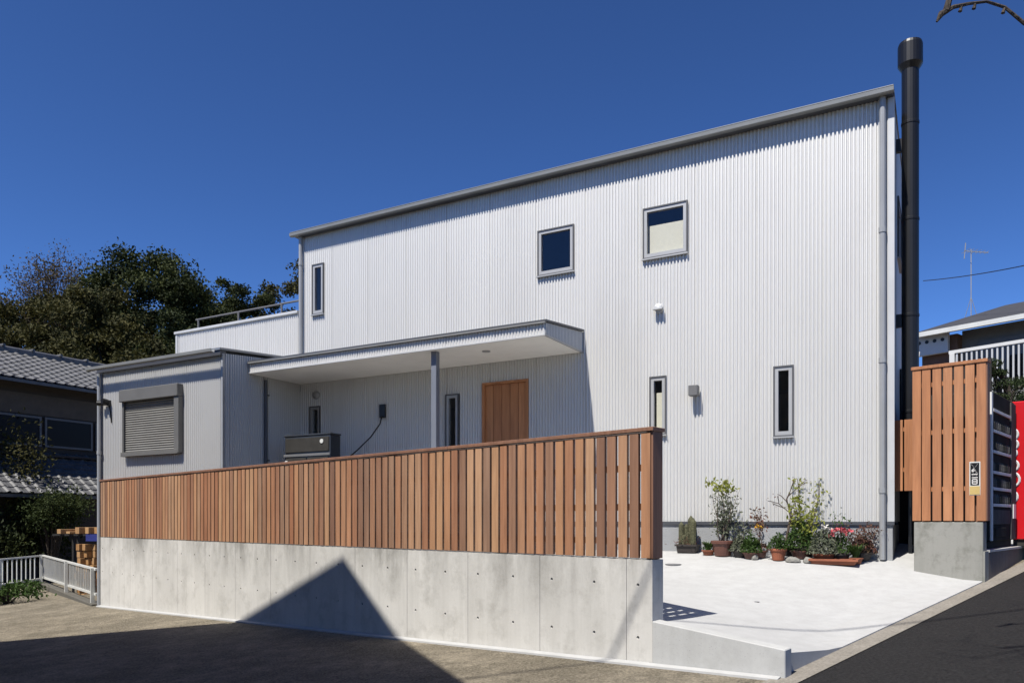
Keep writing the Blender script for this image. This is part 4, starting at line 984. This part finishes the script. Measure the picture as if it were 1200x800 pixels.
# ------------------------------------------------------------------ bare street tree whose branch hangs into view
ct = thing('bare_street_tree', 'bare budding street tree across the road with an overhanging branch', 'tree', 6.9, 3.3, gz(6.9,3.3)-.05, 0)
mb = MB(); ox, oy = 6.9, 3.3; tips = []
W_ = lambda p: (p[0]-ox, p[1]-oy, p[2])
zt0 = gz(6.9,3.3)
mb.tube([W_(p) for p in ((6.9,3.3,zt0-.3),(6.85,3.3,.6),(6.6,3.4,1.9),(6.1,3.6,2.9))], [.20,.17,.14,.10], 10, cap=False)
mb.tube([W_(p) for p in ((6.6,3.4,1.9),(5.4,4.0,2.35),(4.2,4.4,2.6),(3.35,4.5,2.78),(2.985,4.5,2.89),(2.87,4.5,2.985),(2.765,4.5,3.018),(2.66,4.5,3.005),(2.57,4.5,2.985),(2.50,4.5,2.945),(2.475,4.5,2.90))], [.10,.07,.04,.018,.011,.009,.008,.009,.012,.018,.006], 7)
mb.tube([W_(p) for p in ((2.53,4.5,2.96),(2.545,4.5,3.02),(2.58,4.5,3.10))], [.02,.017,.012], 6)
for p in ((2.87,4.5,2.985),(2.7,4.5,3.01),(3.1,4.5,2.86),(2.62,4.5,2.995)): mb.tube([W_(p), W_((p[0]-.01,p[1],p[2]-.035))], [.007,.012], 5)
rnd = random.Random(12)
for a, d, L_, r_ in (((6.1,3.6,2.9),(-.9,-.1,.35),1.9,.07),((6.1,3.6,2.9),(.3,.5,1),1.8,.08),((6.4,3.5,2.3),(-.6,-.8,.6),1.8,.06),((6.1,3.6,2.9),(-.3,-.5,1),1.9,.08)):
    limb(mb, rnd, W_(a), d, L_, r_, 3, .5, .12, tips, 6, .006)
# long limb reaching over the roadside above the camera's view
mb.tube([W_(p) for p in ((6.1,3.6,2.9),(4.9,3.4,3.5),(3.4,3.3,3.8),(2.4,3.3,3.9),(1.6,3.25,4.0))], [.08,.06,.045,.03,.014], 7)
for k in range(9):
    a = (4.4-k*.33, 3.34-.01*k, 3.65+.04*k); limb(mb, rnd, W_(a), (rnd.uniform(-.8,.1), rnd.uniform(-.5,.3), rnd.uniform(.1,.8)), .7, .016, 2, .55, .1, tips, 5, .005)
build(mb, 'trunk', 'bark', ct)
cr = MB()
for i in range(500): cr.leaf(rnd.choice(tips)+Vector((rnd.gauss(0,.06), rnd.gauss(0,.06), rnd.gauss(0,.06))), .04, rnd, .2, .6)
build(cr, 'crown', 'leaf_brown', ct)

# ------------------------------------------------------------------ gabled house behind the lot (throws the pointed shadow)
A = Vector((-4.72, 5.53, 6.5)); gdir = Vector((-.637, .771, 0)); rdir = Vector((-.771, -.637, 0)); kk = .59
gh = thing('gabled_house', 'cream gabled house at the edge of the lot opposite the fence', 'house', A.x, A.y, -1.9, 0)
def GP(s, t, z): v = gdir*s+rdir*t; return (v.x, v.y, z)
zr = lambda s: 6.5-abs(s)*kk
for s0, s1 in ((0, 2.44), (-4.6, 0)):
    m_ = MB(); m_.hexa([GP(s0,0,zr(s0)-.16), GP(s1,0,zr(s1)-.16), GP(s1,9,zr(s1)-.16), GP(s0,9,zr(s0)-.16)], [GP(s0,0,zr(s0)), GP(s1,0,zr(s1)), GP(s1,9,zr(s1)), GP(s0,9,zr(s0))])
    bm_ = build(m_, 'roof', 'darkroof', gh)
m_ = MB(); s_ = [-4.1, 0, 2.0]
m_.hexa([GP(2.0,.5,-2.5), GP(-4.1,.5,-2.5), GP(-4.1,8.5,-2.5), GP(2.0,8.5,-2.5)][::-1], [GP(2.0,.5,3.9), GP(-4.1,.5,3.9), GP(-4.1,8.5,3.9), GP(2.0,8.5,3.9)][::-1])
build(m_, 'wall', 'creamwall', gh)
m_ = MB()
for t_ in (.5, 8.5): m_.face([GP(-4.1,t_,3.9), GP(0,t_,6.3), GP(2.0,t_,5.1), GP(2.0,t_,3.9)])
build(m_, 'gable', 'creamwall', gh)
m_ = MB(); pa = [(-6.45,7.36),(-13.5,7.22),(-13.5,2.0),(-6.6,3.5)]  # unseen flat annex, added to carry the shadow edge on across the lot
m_.hexa([(x_-A.x,y_-A.y,4.9) for x_,y_ in pa][::-1], [(x_-A.x,y_-A.y,5.06) for x_,y_ in pa][::-1])
build(m_, 'added_annex_roof', 'darkroof', gh)
m_ = MB(); pa = [(-6.95,6.9),(-13,6.8),(-13,2.5),(-6.9,3.8)]
m_.hexa([(x_-A.x,y_-A.y,-2.5) for x_,y_ in pa][::-1], [(x_-A.x,y_-A.y,4.9) for x_,y_ in pa][::-1])
build(m_, 'added_annex_wall', 'creamwall', gh)
for k in range(3):
    wn = MB(); t_ = 1.5+k*2.3
    c = [GP(-4.1-.03, t_, 1.0), GP(-4.1-.03, t_+1.2, 1.0), GP(-4.1+.02, t_+1.2, 1.0), GP(-4.1+.02, t_, 1.0)]
    wn.hexa(c, [(a,b,2.2) for a,b,_ in c]); build(wn, 'window', 'oldglass', gh)
print('objects', len(bpy.data.objects), 'tris', sum(len(p.vertices)-2 for m in bpy.data.meshes for p in m.polygons))
